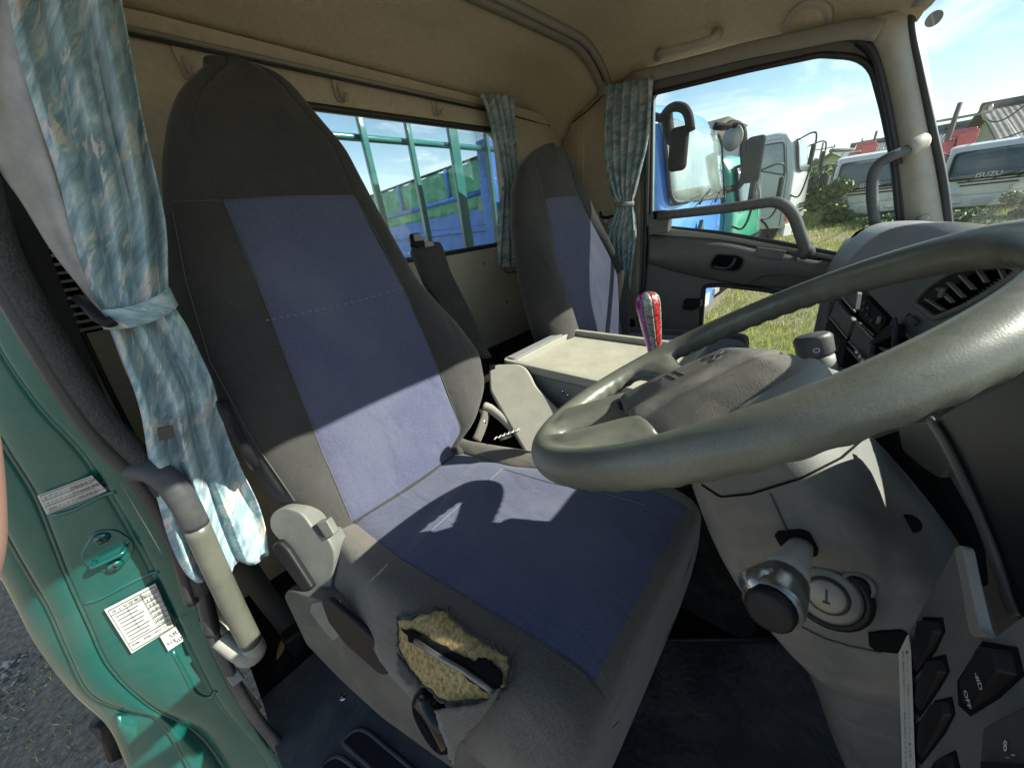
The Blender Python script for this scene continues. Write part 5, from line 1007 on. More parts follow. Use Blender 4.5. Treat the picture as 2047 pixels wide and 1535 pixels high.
# ================================================================== passenger door
pd = thing('passenger_door', 'grey passenger door with tall window, lower peep window and dark trim', 'door', (-.35, YL, -1.1))
YD = YL - .03
def DY(l, y=YD): return [P(a, b, y=y) for a, b in l]
win = rnd(DY([(1303, 188), (1500, 140), (1640, 110), (1738, 116), (1766, 220), (1788, 330), (1802, 500), (1690, 512), (1560, 486), (1440, 466), (1340, 456), (1301, 448)]), [.02, .01, .02, .09, .04, .05, .05, .01, .01, .01, .02, .02], 7)
peep = rnd(DY([(1407, 572), (1440, 570), (1530, 580), (1645, 604), (1720, 625), (1740, 800), (1560, 830), (1395, 810), (1398, 700)]), .02, 5)
outer = DY([(1283, 178), (1284, 160), (1400, 138), (1500, 118), (1600, 96), (1690, 78), (1745, 88), (1780, 200), (1806, 330), (1830, 520), (1880, 1000), (1270, 1000), (1279, 500)])
V, F = plate(outer, [win, peep], arr(0, .035, 0)); M('panel', V, F, m_door, pd)
V, F = plate([p + arr(0, .035, 0) for p in outer], [[p + arr(0, .035, 0) for p in win], [p + arr(0, .035, 0) for p in peep]], arr(0, .01, 0)); M('outer_skin', V, F, m_green, pd)
V, F = tube([p + arr(0, -.002, 0) for p in win], .010, 8, closed=True, upv=(0, 1, 0)); M('window_rubber', V, F, m_rubs, pd, smooth=True)
V, F = prism([p + arr(0, .02, 0) for p in win], arr(0, .004, 0)); M('window_glass', V, F, m_glass, pd)
V, F = tube(peep, .011, 8, closed=True, upv=(0, 1, 0)); M('peep_window_rubber', V, F, m_rubs, pd, smooth=True)
V, F = prism([p + arr(0, .02, 0) for p in peep], arr(0, .004, 0)); M('peep_window_glass', V, F, m_glass, pd)
V, F = tube(smoothpath(DY([(1250, 172), (1300, 160), (1400, 136), (1500, 113), (1600, 92), (1680, 76), (1722, 84), (1748, 110), (1772, 200), (1796, 330)], YD - .03), 5), .009, 8); M('header_seal', V, F, m_rubs, pd, smooth=True)
V, F = tube(smoothpath(DY([(1296, 176), (1294, 300), (1291, 450), (1287, 560), (1278, 640)], YD - .02), 5), .013, 8); M('rear_seal', V, F, m_rubs, pd, smooth=True)
# roof side band between headliner and door
V, F = tube(smoothpath(DY([(1262, 158), (1400, 125), (1500, 100), (1600, 80), (1700, 60), (1760, 62)], YD - .045), 5), (.012, .026), 10); M('side_trim_band', V, F, m_trim, pd, smooth=True)
# armrest moulding: ridge rows front to back
ar_r = [[(1298, 468), (1340, 470), (1440, 478), (1520, 496), (1600, 508), (1660, 520), (1740, 530)],
        [(1296, 492), (1350, 488), (1440, 486), (1520, 500), (1600, 514), (1660, 526), (1740, 540)],
        [(1296, 508), (1350, 502), (1440, 496), (1520, 512), (1600, 528), (1660, 540), (1740, 556)],
        [(1294, 522), (1350, 530), (1440, 536), (1520, 545), (1600, 552), (1660, 562), (1740, 580)],
        [(1294, 528), (1350, 546), (1420, 562), (1490, 574), (1560, 580), (1640, 596), (1740, 610)]]
dep = [.008, .055, .075, .072, .004]
V, F = grid([smoothpath([P(a, b, y=YD - d) for a, b in r_], 6) for r_, d in zip(ar_r, dep)]); arm = M('armrest', V, F, m_door, pd, smooth=True, solid=.01, sub=1)
# sloping sill moulding under the window (light in the sun)
V, F = grid([smoothpath([P(a, b, y=YD - d) for a, b in r_], 6) for r_, d in (([(1300, 446), (1345, 456), (1440, 468), (1560, 490), (1680, 512)], .004), ([(1300, 450), (1345, 460), (1440, 472), (1560, 494), (1680, 516)], .03), ([(1298, 468), (1345, 472), (1440, 480), (1560, 502), (1680, 522)], .012))])
M('window_sill', V, F, m_pillar, pd, smooth=True)
abv = bvh(arm)
def dsl(name, px, depth, mat, raise_, bevel=.002, r=.004, y=YD - .072):
    return slab(name, px, arr(0, y, 0), arr(0, 1, 0), depth, mat, pd, bevel=bevel, r=r, raise_=raise_)
hb = dsl('latch_recess', [(1432, 510), (1476, 512), (1486, 520), (1478, 538), (1468, 542), (1424, 537), (1420, 530)], .02, m_blackm, .004, r=.012)
V, F = tube(rnd([P(a, b, y=YD - .078) for a, b in [(1431, 508), (1478, 511), (1488, 520), (1479, 540), (1469, 544), (1422, 539), (1418, 530)]], .012, 5), .0035, 8, closed=True, upv=(0, 1, 0)); M('latch_bezel', V, F, m_dgrey, hb, smooth=True)
V, F = tube(smoothpath([P(a, b, y=YD - .080) for a, b in [(1426, 533), (1445, 536), (1458, 534), (1467, 524), (1470, 516)]], 5), [(.008, .004)] * 10 + [(.010, .006)] * 11, 10); M('latch_lever', V, F, m_dash, hb, smooth=True)
dsl('ashtray_lid', [(1512, 494), (1571, 502), (1563, 520), (1506, 512)], .012, m_door, .006, r=.003, bevel=.003)
dsl('switch_plate', [(1580, 506), (1606, 509), (1600, 516), (1582, 513)], .006, m_dgrey, .006, r=.002)
dsl('door_pull_slot', [(1613, 513), (1640, 517), (1638, 522), (1614, 518)], .006, m_black, .007, r=.001)
V, F = box(P(1634, 518, y=YD - .08), (.02, .004, .006)); M('lock_knob', V, F, m_blackm, pd, bevel=.001)
V, F = tube(smoothpath([P(a, b, y=YD - .06) for a, b in [(1488, 570), (1520, 555), (1560, 550), (1600, 552), (1640, 562)]], 5), .003, 6); M('pocket_edge', V, F, m_dgrey, pd, smooth=True)
# dark hinge block by the peep window
V, F = box(P(1380, 608, y=YD - .02), (.06, .05, .05)); M('latch_block', V, F, m_black, pd, bevel=.006); V, F = box(P(1396, 606, y=YD - .03), (.03, .05, .04)); M('latch_block', V, F, m_black, pd, bevel=.006)
# big protective bar
bar = thing('door_assist_bar', 'long grey bent grab bar crossing the passenger window', 'grab handle', P(1318, 440, y=YD - .06))
V, F = tube(smoothpath(rpath([P(a, b, y=YD - .07) for a, b in [(1316, 432), (1450, 417), (1556, 402), (1585, 425), (1600, 468), (1613, 508)]], .06, 5), 3), .0205, 14); M('rail', V, F, m_door, bar, smooth=True)
slab('mount_bracket', [(1296, 430), (1306, 421), (1334, 420), (1337, 438), (1334, 466), (1296, 470)], arr(0, YD - .055, 0), arr(0, 1, 0), .05, m_door, bar, bevel=.005, r=.01, raise_=.02)
slab('bracket_slot', [(1306, 424), (1315, 423), (1316, 438), (1307, 439)], arr(0, YD - .075, 0), arr(0, 1, 0), .004, m_blackm, bar, bevel=0, raise_=.003)
V, F = tube([P(1610, 496, y=YD - .07), P(1614, 508, y=YD - .05)], (.026, .030), 14); M('foot', V, F, m_door, bar, smooth=True)

# ================================================================== centre console
co = thing('centre_console', 'low centre console with dusty cream tray top between the seats', 'console', (-.65, 1.02, -.9))
ZT = -.45
tr = [P(a, b, z=ZT) for a, b in [(1003, 719), (1130, 655), (1345, 668), (1330, 800)]]
tr[3] = tr[0] + (tr[3] - tr[0]); A0, B0, C0 = tr[0], tr[1], tr[2]; D0 = arr(C0[0], A0[1], ZT) if True else tr[3]
x0, x1, y0, y1 = (A0[0] + B0[0]) / 2, -.28, A0[1], B0[1]
def rc_(x0, x1, y0, y1, z, r=.03): return rnd([arr(x0, y0, z), arr(x1, y0, z), arr(x1, y1, z), arr(x0, y1, z)], r, 5)
lid_o, lid_i = rc_(x0, x1, y0, y1, ZT), rc_(x0 + .06, x1 - .02, y0 + .022, y1 - .022, ZT, .015)
V, F = plate(lid_o, [lid_i], arr(0, 0, -.03)); M('tray_rim', V, F, m_trim, co, bevel=.006)
V, F = prism(rc_(x0 + .055, x1 - .015, y0 + .018, y1 - .018, ZT - .022, .015), arr(0, 0, -.008)); M('tray_mat', V, F, m_tray, co)
V, F = plate(rc_(x0 + .012, x0 + .048, y0 + .02, y1 - .02, ZT + .001, .012), [], arr(0, 0, .004)); M('pen_groove', V, F, m_dashl, co, bevel=.0015)
V, F = prism(rc_(x0 + .01, x1, y0 + .008, y1 - .008, ZT - .035, .03), arr(0, 0, -.42)); M('box_body', V, F, m_cons, co, bevel=.006)
V, F = prism(rc_(x0 + .013, x1 - .004, y0 + .011, y1 - .011, ZT - .029, .03), arr(0, 0, -.008)); M('lid_gap', V, F, m_blackm, co)
# cream side tray, sloping towards the front
so2, sn2 = plane3(P(990, 735, z=-.455), P(1060, 735, z=-.455), P(1180, 880, z=-.60))
slab('side_cover', [(976, 738), (990, 727), (1036, 726), (1050, 732), (1062, 748), (1072, 770), (1100, 800), (1200, 895), (1190, 960), (1100, 950), (1062, 928), (1000, 820), (978, 780)], so2, sn2, .14, m_consl, co, bevel=.010, r=.015)
slab('hinge_slot', [(978, 730), (988, 727), (990, 736), (978, 740)], so2, sn2, .01, m_blackm, co, bevel=.001, raise_=.003)
V, F = cat(*[tube([PP(a, b, so2, sn2) - away(sn2, so2) * .0 + arr(0, .05, .0), PP(a, b, so2, sn2) + arr(0, .05, .012)], .005, 8) for a, b in ((1108, 798), (1118, 806))]); M('chrome_studs', V, F, m_chrome, co, smooth=True)
hbk = thing('parking_brake', 'cream parking brake handle with black boot beside the driver seat', 'hand brake', P(1020, 850, z=-.60))
V, F = tube(smoothpath([P(968, 812, z=-.55), P(985, 820, z=-.56), P(1010, 840, z=-.58), P(1036, 866, z=-.61)], 5), .016, 12); M('lever', V, F, m_consl, hbk, smooth=True)
V, F = tube(smoothpath([P(1000, 878, z=-.60), P(1040, 862, z=-.61), P(1075, 850, z=-.62), P(1110, 845, z=-.62)], 5), [.006] * 4 + [.014] * 12, 12); M('boot', V, F, m_dark, hbk, smooth=True)
V, F = tube(smoothpath([P(1018, 846, z=-.585), P(1050, 838, z=-.60), P(1090, 832, z=-.61)], 5), .012, 10); M('sleeve', V, F, m_bolster, hbk, smooth=True)
V, F = tube([P(988 + 3 * k + 1.5 * math.sin(k * 2.2), 876 - 1.1 * k + 2.2 * math.cos(k * 2.2), z=-.585) for k in range(18)], .0022, 6); M('coiled_cord', V, F, m_white, hbk, smooth=True)
bu = thing('belt_buckle', 'brown worn seat belt buckle stalk in the gap right of the driver backrest', 'belt buckle', P(965, 850, z=-.62))
V, F = tube(smoothpath([P(952, 880, z=-.62), P(960, 862, z=-.60), P(968, 840, z=-.58), P(972, 828, z=-.57)], 4), (.012, .02), 10); M('stalk', V, F, m_bolster, bu, smooth=True)
V, F = tube(smoothpath([P(960, 820, z=-.57), P(966, 832, z=-.57), P(966, 846, z=-.58)], 4), .008, 8); M('head', V, F, m_chrome, bu, smooth=True)
# gear lever with the bubbly crystal knob
gl = thing('gear_lever', 'gear lever topped by a tall clear bubble-filled knob in red, purple and silver', 'gear lever', P(1308, 700, y=.80))
top, bot = P(1292, 586, y=.80), P(1309, 700, y=.80); axg = nrm(top - bot); Lg = np.linalg.norm(top - bot)
V, F = tube([bot - axg * .35, bot + axg * .02], .009, 10); M('shaft', V, F, m_chrome, gl, smooth=True)
def bub(name, col, a0, a1):
    m = S(name, col, .12, coat=1, nscale=120, namp=.5, bscale=260, bamp=.6, spec=.8); m.node_tree.nodes['Principled BSDF'].inputs['Transmission Weight'].default_value = .25
    prof_ = [(.016, -.02), (.018, .02), (.023, .06), (.0265, .10), (.0275, Lg - .028), (.026, Lg - .012), (.020, Lg - .003), (.008, Lg + .002), (.0, Lg + .003)]
    u_ = nrm(np.cross(axg, arr(0, 0, 1) + arr(.01, .2, 0))); v_ = np.cross(axg, u_); rows = []
    for r_, h_ in prof_: rows.append([bot + axg * h_ + (u_ * math.cos(a) + v_ * math.sin(a)) * max(r_, .0003) for a in np.linspace(a0, a1, 8)] + [bot + axg * h_])
    V, F = grid(rows, True); M(name, V, F, m, gl, smooth=True)
for k_, (nm_, c_) in enumerate([('silver_facet', (.5, .45, .4)), ('red_facet', (.65, .03, .06)), ('purple_facet', (.38, .03, .42)), ('silver_facet', (.36, .38, .34)), ('red_facet', (.65, .05, .05)), ('silver_facet', (.5, .5, .45)), ('teal_facet', (.05, .28, .30)), ('silver_facet', (.40, .42, .38))]): bub(nm_, c_, k_ * math.pi / 4 + .02, (k_ + 1) * math.pi / 4 - .02)
# ================================================================== outside
def gz(x, y):
    """terrain height: the yard rises gently away from our truck"""
    y = np.asarray(y, float); return -2.0 + np.interp(y, [-5, 3, 8, 14, 20, 40, 120, 600], [0, 0, .20, .55, .95, 1.25, 1.6, 2.0]) + 0 * np.asarray(x, float)
# ground sheet with procedural gravel / grass zones
gm = bpy.data.materials.new('yard_ground'); gm.use_nodes = True; t = gm.node_tree; b = t.nodes['Principled BSDF']; b.inputs['Roughness'].default_value = 1; b.inputs['Specular IOR Level'].default_value = .1
tcn = N(t, 'ShaderNodeTexCoord'); sxn = N(t, 'ShaderNodeSeparateXYZ'); LK(t, tcn, 'Object', sxn, 0)
n1_ = N(t, 'ShaderNodeTexNoise', ins={'Scale': 34, 'Detail': 8, 'Roughness': .75}); LK(t, tcn, 'Object', n1_, 'Vector')
c1 = N(t, 'ShaderNodeValToRGB'); e = c1.color_ramp.elements; e[0].position = .30; e[0].color = (.09, .07, .05, 1); e[1].position = .72; e[1].color = (.42, .35, .26, 1); LK(t, n1_, 'Fac', c1, 0)
n2_ = N(t, 'ShaderNodeTexNoise', ins={'Scale': 9, 'Detail': 8, 'Roughness': .7}); LK(t, tcn, 'Object', n2_, 'Vector')
c2 = N(t, 'ShaderNodeValToRGB'); e = c2.color_ramp.elements; e[0].position = .3; e[0].color = (.22, .29, .045, 1); e[1].position = .7; e[1].color = (.50, .56, .10, 1); LK(t, n2_, 'Fac', c2, 0)
n3_ = N(t, 'ShaderNodeTexNoise', ins={'Scale': .45, 'Detail': 6, 'Roughness': .65}); LK(t, tcn, 'Object', n3_, 'Vector')
# gravel near our truck (y < 2) and worn tracks between 10 and 16 m
yr_ = N(t, 'ShaderNodeMapRange', ins={'From Min': 1.2, 'From Max': 2.2}); LK(t, sxn, 'Y', yr_, 0)
tk = N(t, 'ShaderNodeMapRange', ins={'From Min': .44, 'From Max': .56}); LK(t, n3_, 'Fac', tk, 0)
xr_ = N(t, 'ShaderNodeMapRange', ins={'From Min': 1.2, 'From Max': 3.0, 'To Min': 0, 'To Max': 1}); LK(t, sxn, 'X', xr_, 0)
mm_ = N(t, 'ShaderNodeMath', operation='MULTIPLY'); LK(t, tk, 0, mm_, 0); LK(t, xr_, 0, mm_, 1)
sb_ = N(t, 'ShaderNodeMath', operation='SUBTRACT'); sb_.use_clamp = True; LK(t, yr_, 0, sb_, 0); LK(t, mm_, 0, sb_, 1)
qg = N(t, 'ShaderNodeMix', data_type='RGBA'); LK(t, sb_, 0, qg, 0); LK(t, c1, 0, qg, 6); LK(t, c2, 0, qg, 7); LK(t, qg, 2, b, 'Base Color')
bpn = N(t, 'ShaderNodeBump', ins={'Strength': .9, 'Distance': .02}); LK(t, n1_, 'Fac', bpn, 'Height'); LK(t, bpn, 0, b, 'Normal')
xs_ = np.concatenate([[-600, -200, -60, -25], np.linspace(-14, 16, 61), [25, 60, 200, 600]]); ys_ = np.concatenate([[-600, -100, -20, -8], np.linspace(-5, 40, 91), [50, 80, 150, 300, 600]])
V, F = grid([[(x, y, float(gz(x, y)) + (.015 * math.sin(x * 1.7 + y) + .012 * math.sin(2.3 * y - x) if abs(x) < 20 and abs(y) < 40 else 0)) for y in ys_] for x in xs_])
g_ = M('ground', V, F, gm, None, smooth=True); g_['kind'] = 'structure'
# loose gravel beside the cab (seen at lower left)
def scatter(name, n, xr, yr, sz, mats, label, cat_, fn):
    V, F, mi = [], [], []
    for i in range(n):
        x, y = random.uniform(*xr), random.uniform(*yr); v, f, m = fn(x, y, float(gz(x, y)), random.uniform(*sz)); k = len(V); V += v; F += [tuple(q + k for q in g) for g in f]; mi += [m] * len(f)
    o = M(name, V, F, mats, None, mi=mi); tag(o, label, cat_, kind='stuff'); return o
def stone(x, y, z, s):
    a = random.uniform(0, 6.28); v = []
    pts = [(1, 0, 0), (-1, 0, 0), (0, 1, 0), (0, -1, 0), (0, 0, 1), (.6, .6, .5), (-.6, .5, .6), (.5, -.6, .6), (-.6, -.6, .4)]
    sc_ = (random.uniform(.6, 1.2), random.uniform(.6, 1.2), random.uniform(.4, .9))
    for p in [(1, 0, 0), (-.2, 1, 0), (-1, -.1, 0), (.1, -1, 0), (.2, .1, 1)]:
        q = [p[0] * s * sc_[0], p[1] * s * sc_[1], p[2] * s * sc_[2]]; v.append((x + q[0] * math.cos(a) - q[1] * math.sin(a), y + q[0] * math.sin(a) + q[1] * math.cos(a), z + q[2] - s * .15))
    return v, [(0, 1, 4), (1, 2, 4), (2, 3, 4), (3, 0, 4)], random.choice([0, 0, 1, 2])
g1, g2, g3 = S('stone_grey', (.26, .215, .16), .95, nscale=40, namp=.3), S('stone_light', (.46, .40, .31), .95, nscale=40, namp=.3), S('stone_dark', (.07, .065, .06), .95)
scatter('gravel', 16000, (-3.2, -.9), (-1.5, .05), (.008, .026), [g1, g2, g3], 'dark loose gravel on the ground outside the open cab door', 'gravel', stone)
gr1, gr2, gr3 = S('grass_blade', (.27, .35, .04), .7, nscale=2, namp=.3), S('grass_blade_yellow', (.58, .62, .10), .7), S('grass_blade_dry', (.40, .38, .14), .8)
def blade(x, y, z, s, m=None):
    a = random.uniform(0, 6.28); l = random.uniform(.1, .6) * s; w = s * .055; c, d = math.cos(a), math.sin(a); b_ = random.uniform(0, 6.28)
    return [(x - c * w, y - d * w, z - .01), (x + c * w, y + d * w, z - .01), (x + l * math.cos(b_), y + l * math.sin(b_), z + s)], [(0, 1, 2)], random.choice([0, 0, 1, 1, 1, 2]) if m is None else m
def blades(n, xr, yr, sz):
    V, F, mi = [], [], []
    for i in range(n):
        x, y = random.uniform(*xr), random.uniform(*yr); k = len(V); v, f, m = blade(x, y, float(np.interp(y, [-5, 3, 8, 14, 20, 40], [-2, -2, -1.8, -1.45, -1.05, -.75])), random.uniform(*sz)); V += v; F += [tuple(q + k for q in f[0])]; mi.append(m)
    return V, F, mi
V, F, mi = [], [], []
for args in ((52000, (-1.6, 2.0), (2.3, 6.5), (.03, .08)), (40000, (-1.6, 3.5), (6.5, 14), (.04, .11)), (22000, (-3, 9), (14, 21), (.06, .17)), (1100, (-3.0, -1.0), (-1.4, -.3), (.02, .06))):
    v, f, m = blades(*args); k = len(V); V += v; F += [tuple(q + k for q in g) for g in f]; mi += m
go = M('grass', V, F, [gr1, gr2, gr3], None, mi=mi); tag(go, 'short yellow green grass over the truck yard', 'grass', kind='stuff')

# ---- green guard frame of our own truck behind the rear window
gf = thing('rear_guard_frame', 'green painted steel guard frame of our truck bed right behind the rear window', 'guard frame', (-1.9, .9, -1.0))
XG = -1.80
for (a, b, wd) in [((708, 200), (768, 440), .034), ((807, 215), (862, 500), .032), ((896, 230), (938, 475), .068), ((966, 240), (996, 465), .030), ((600, 180), (660, 400), .05)]:
    p, q = P(*a, x=XG), P(*b, x=XG); y_ = (p[1] + q[1]) / 2; V, F = box((XG, y_, -.20), (.025, wd, 1.9)); M('upright', V, F, m_greenf, gf, bevel=.006)
p = P(665, 267, x=XG + .03); V, F = tube([(XG - .035, -.3, p[2] + .01), (XG - .035, 2.1, p[2] + .005)], .016, 12); M('cross_bar', V, F, m_greenf, gf, smooth=True)
V, F = box((XG - .03, .9, -.55), (.04, 2.4, .80)); M('headboard', V, F, S('headboard_green', (.012, .06, .055), .5, dirt=.2), gf, bevel=.01)
V, F = box((XG - .005, .9, -.20), (.05, 2.4, .03)); M('headboard_rail', V, F, m_greenf, gf, bevel=.006)

# ---- dump bed of the neighbouring blue truck with green tarp (seen through the rear window)
m_mir = S('mirror_shell', (.008, .008, .009), .7, spec=.12)
YB = 4.25
def BY(px, py, y=YB): return P(px, py, y=y)
bed = thing('dump_bed', 'blue dump truck bed with tall blue post and green tarpaulin side, outside the rear window', 'dump bed', (-4.5, YB, -1.2))
a0, a1 = BY(966, 314), BY(750, 392); d_ = a1 - a0; 
def ext(a, b, k): return a + (b - a) * k
top1, topF = ext(a0, a1, 1.6), a0
mid0, mid1 = BY(966, 384), BY(784, 433); mid1 = ext(mid0, mid1, 1.7)
low0, low1 = BY(1000, 408), BY(796, 452); low1 = ext(low0, low1, 1.8)
n_ = 26; rows = []
for k in range(9):
    t = k / 8; rows.append([lerp(lerp(a0, low0, t), lerp(top1, low1, t), s) + arr(0, .015 * math.sin(s * 40 + t * 3) * math.sin(3.1 * t + .3), (.02 * math.sin(s * 60) if k == 0 else 0)) for s in np.linspace(0.0, 1, 60)])
V, F = grid(rows); M('tarpaulin', V, F, m_tarp, bed, smooth=True, solid=.02)
V, F = tube([a0 + arr(.1, -.02, .02), top1 + arr(0, -.02, .02)], .02, 8); M('top_rope_rail', V, F, m_tyre, bed, smooth=True)
V, F = tube([mid0 + arr(.05, -.05, 0), mid1 + arr(0, -.05, 0)], .035, 8); M('side_rail', V, F, m_bblue, bed, smooth=True)
for s in (.17, .46, .75): a, b = lerp(a0, top1, s * .95), lerp(mid0, mid1, s); V, F = tube([(a[0], YB - .05, a[2]), (a[0] * 1.0, YB - .05, b[2])], .03, 8); M('stanchion', V, F, m_bblue, bed, smooth=True)
V, F = box(((low0[0] + low1[0]) / 2 - .0, YB + .05, (low0[2]) - .42 + .03), (abs(low1[0] - low0[0]) + .4, .12, .84)); M('side_board', V, F, m_bblue, bed, bevel=.02)
V, F = box(((low0[0] + low1[0]) / 2, YB - .02, low0[2] - .30), (abs(low1[0] - low0[0]), .06, .10)); M('side_board_rib', V, F, m_bblue, bed, bevel=.02)
pq = BY(978, 330); V, F = box((pq[0] - .02, YB + .25, .15), (.22, .70, 1.9)); M('front_post', V, F, m_bblue, bed, bevel=.02)
V, F = box((pq[0] + .15, YB + .6, -.2), (.20, 1.8, 1.6)); M('headboard', V, F, m_bblue, bed, bevel=.02)
V, F = box(BY(985, 412) + arr(.0, -.08, 0), (.35, .12, .12)); M('hinge_plate', V, F, m_trim, bed, bevel=.01)

# ---- cab-over trucks
def WO(root_loc, ang):
    c, s = math.cos(ang), math.sin(ang); A = np.array([[c, -s, 0], [s, c, 0], [0, 0, 1]]); o = np.array(root_loc, float)
    return lambda v: (np.atleast_2d(np.array(v, float)) @ A.T) + o
def truck(label, loc, ang, col, kind, W=2.2, H=2.5, Lc=1.7, grp=None, name='parked_truck', brand=None, gl=None, wheel_r=.42, zb=.55, body_h=None, deep=True, wsb=None, wst=None):
    """local frame: +x front, y across (0 centre), z up from the ground; the front bumper is at x = 0"""
    T = WO(loc, ang); th = thing(name, label, 'truck', loc, grp); gl = gl or m_tglass; wsb = wsb or H - .90; wst = wst or H - .22
    def m_(nm, V, F, mat, par=None, **k): return M(nm, T(V), F, mat, par or th, **k)
    # side profile of the cab
    pr = [(-Lc, zb), (-.05, zb), (.02, zb + .12), (.03, zb + .55), (.0, wsb - .08), (-.14, H - .30), (-.30, H - .06), (-.50, H), (-Lc, H - .02)]
    rows = []
    for j, y in enumerate([-W / 2, -W / 2 + .03, -W / 2 + .12, -W / 4, 0, W / 4, W / 2 - .12, W / 2 - .03, W / 2]):
        bow = -.16 * (abs(y) / (W / 2)) ** 3 * (1 if kind != 'flat' else .6); inn = {0: .10, 1: .04, 2: .01}.get(min(j, 8 - j), 0)
        rows.append([(x + (bow - inn * .6 if x > -Lc + .1 else 0), y * (1 - .05 * max(0, (z - zb - .8) / 1.2)), z - (inn * .6 if z > H - .4 else 0)) for x, z in pr])
    V, F = grid(rows, True); V, F = caps(V, F, len(pr), len(rows)); body = m_('cab_body', V, F, col, smooth=False, bevel=.05, segs=4, ang=22)
    # windscreen, slightly proud of the shell
    def fp(y, z, o=.012):
        x = float(np.interp(z, [zb + .55, wsb - .08, H - .30, H - .06], [.03, 0, -.14, -.30])); return (x - .16 * (abs(y) / (W / 2)) ** 3 * (1 if kind != 'flat' else .6) + o, y, z)
    ws0, ws1 = wsb, wst; wy = W / 2 - .13
    rows = [[fp(y, z, .02) for y in np.linspace(-wy, wy, 15)] for z in np.linspace(ws0, ws1, 6)]; V, F = grid(rows); wn = m_('windscreen', V, F, gl, smooth=True, solid=.01)
    ed = [np.array(fp(y, z, .028)) for y, z in rnd_yz([(-wy, ws0), (wy, ws0), (wy, ws1), (-wy, ws1)], .12)]; V, F = tube(ed, .022, 6, closed=True, upv=(1, 0, 0)); m_('rubber', V, F, m_rubs, wn, smooth=True)
    for sgn in (-.5, .05, .55):
        V, F = tube([fp(sgn * wy, ws0 - .04, .05), fp(sgn * wy + .42, ws0 + .10, .05)], .012, 6); m_('wiper', V, F, m_black, smooth=True)
    # side windows and doors
    for sgn in (1, -1):
        yo = lambda z: sgn * (W / 2 * (1 - .05 * max(0, (z - zb - .8) / 1.2)) + .004)
        wq = rnd([arr(a, yo(z), z) for a, z in [(-.34, wsb - .06), (-.50, H - .24), (-1.38, H - .22), (-1.38, wsb + .12), (-.9, wsb + .12)]], .08, 5)
        V, F = prism(wq, arr(0, sgn * .006, 0)); sw_ = m_('side_window', V, F, gl); V, F = tube([q + arr(0, sgn * .006, 0) for q in wq], .016, 6, closed=True, upv=(0, 1, 0)); m_('rubber', V, F, m_rubs, sw_, smooth=True)
        V, F = tube([arr(a, yo(z) + sgn * .001, z) for a, z in [(-.26, zb + .05), (-.30, wsb - .1), (-.47, H - .16), (-1.42, H - .14), (-1.42, zb + .05)]], .007, 5, upv=(0, 1, 0)); m_('door_gap', V, F, m_rubs, smooth=True)
        V, F = box((-1.28, yo(zb + .7), zb + .72), (.14, .02, .05)); m_('door_handle', V, F, m_black, bevel=.006)
        # mirrors on arms
        y_ = sgn * (W / 2)
        V, F = tube(smoothpath([(-.22, y_ * .97, H - .25), (.05, y_ + sgn * .15, H - .18), (.14, y_ + sgn * .26, H - .32), (.14, y_ + sgn * .27, H - .9), (.04, y_ + sgn * .16, zb + .72), (-.15, y_ * .98, zb + .74)], 6), .018, 8); ma = m_('mirror_arm', V, F, m_black, smooth=True)
        V, F = box((.12, y_ + sgn * .27, H - .62), (.08, .20, .40)); m_('mirror', V, F, m_black, ma, bevel=.03)
        # lamps
        hz_ = zb + .22; V, F = prism(rnd([arr(*fp(sgn * (W / 2 - a), hz_ + c, .0)) + arr(.035, 0, 0) for a, c in [(.10, -.07), (.52, -.07), (.50, .08), (.10, .10)]], .03, 4), arr(-.05, 0, 0)); m_('headlight', V, F, m_lamp, bevel=.01)
        V, F = prism(rnd([arr(*fp(sgn * (W / 2 - a), hz_ + c, .0)) + arr(.0, 0, 0) + arr(.01, sgn * .01, 0) for a, c in [(-.01, -.06), (.09, -.06), (.09, .12), (-.01, .12)]], .02, 4), arr(-.05, 0, 0)); m_('indicator', V, F, m_orange, bevel=.008)
        # wheels
        for wx in ((-.95,) if not deep else (-.95, -4.6)):
            c = arr(wx, sgn * (W / 2 - .14), wheel_r); V, F = lathe([(wheel_r * .6, -.13), (wheel_r * .93, -.13), (wheel_r, -.09), (wheel_r, .09), (wheel_r * .93, .13), (wheel_r * .6, .13)], c, (0, 1, 0), 32); wh = m_('wheel', V, F, m_tyre, smooth=True)
            V, F = lathe([(wheel_r * .58, -.11), (wheel_r * .58, .11), (wheel_r * .4, .07 * sgn), (0, .09 * sgn)], c, (0, 1, 0), 24); m_('rim', V, F, m_hub, wh, smooth=True)
        V, F = tube([(-.95 + (wheel_r + .08) * math.cos(a), sgn * (W / 2 - .02), wheel_r + (wheel_r + .08) * math.sin(a)) for a in np.linspace(0, math.pi, 14)], (.03, .05), 8, upv=(0, 1, 0)); m_('wheel_arch', V, F, m_black, smooth=True)
    # grille slots, bumper
    for i, (z_, wd_) in enumerate([(zb + .50, .62), (zb + .43, .62), (zb + .34, .55)]):
        rows = [[fp(y, z, .03) for y in np.linspace(-wd_ * W / 2, wd_ * W / 2, 9)] for z in (z_, z_ + .035)]; V, F = grid(rows); m_('grille_slot', V, F, m_blackm, smooth=False, solid=.01)
    rows = [[(.06 - .2 * (abs(y) / (W / 2)) ** 3, y, z) for y in np.linspace(-W / 2, W / 2, 13)] for z in (zb - .22, zb - .18, zb + .04, zb + .08)]; V, F = grid(rows); bmp = m_('bumper', V, F, col, smooth=False, solid=.08, bevel=.02)
    for sgn in (1, -1):
        V, F = box((.045, sgn * W * .28, zb - .07), (.05, .26, .10)); m_('fog_lamp', V, F, m_lamp, bmp, bevel=.015)
    V, F = box((.08, 0, zb - .08), (.02, .34, .17)); m_('number_plate', V, F, m_white, bmp, bevel=.004)
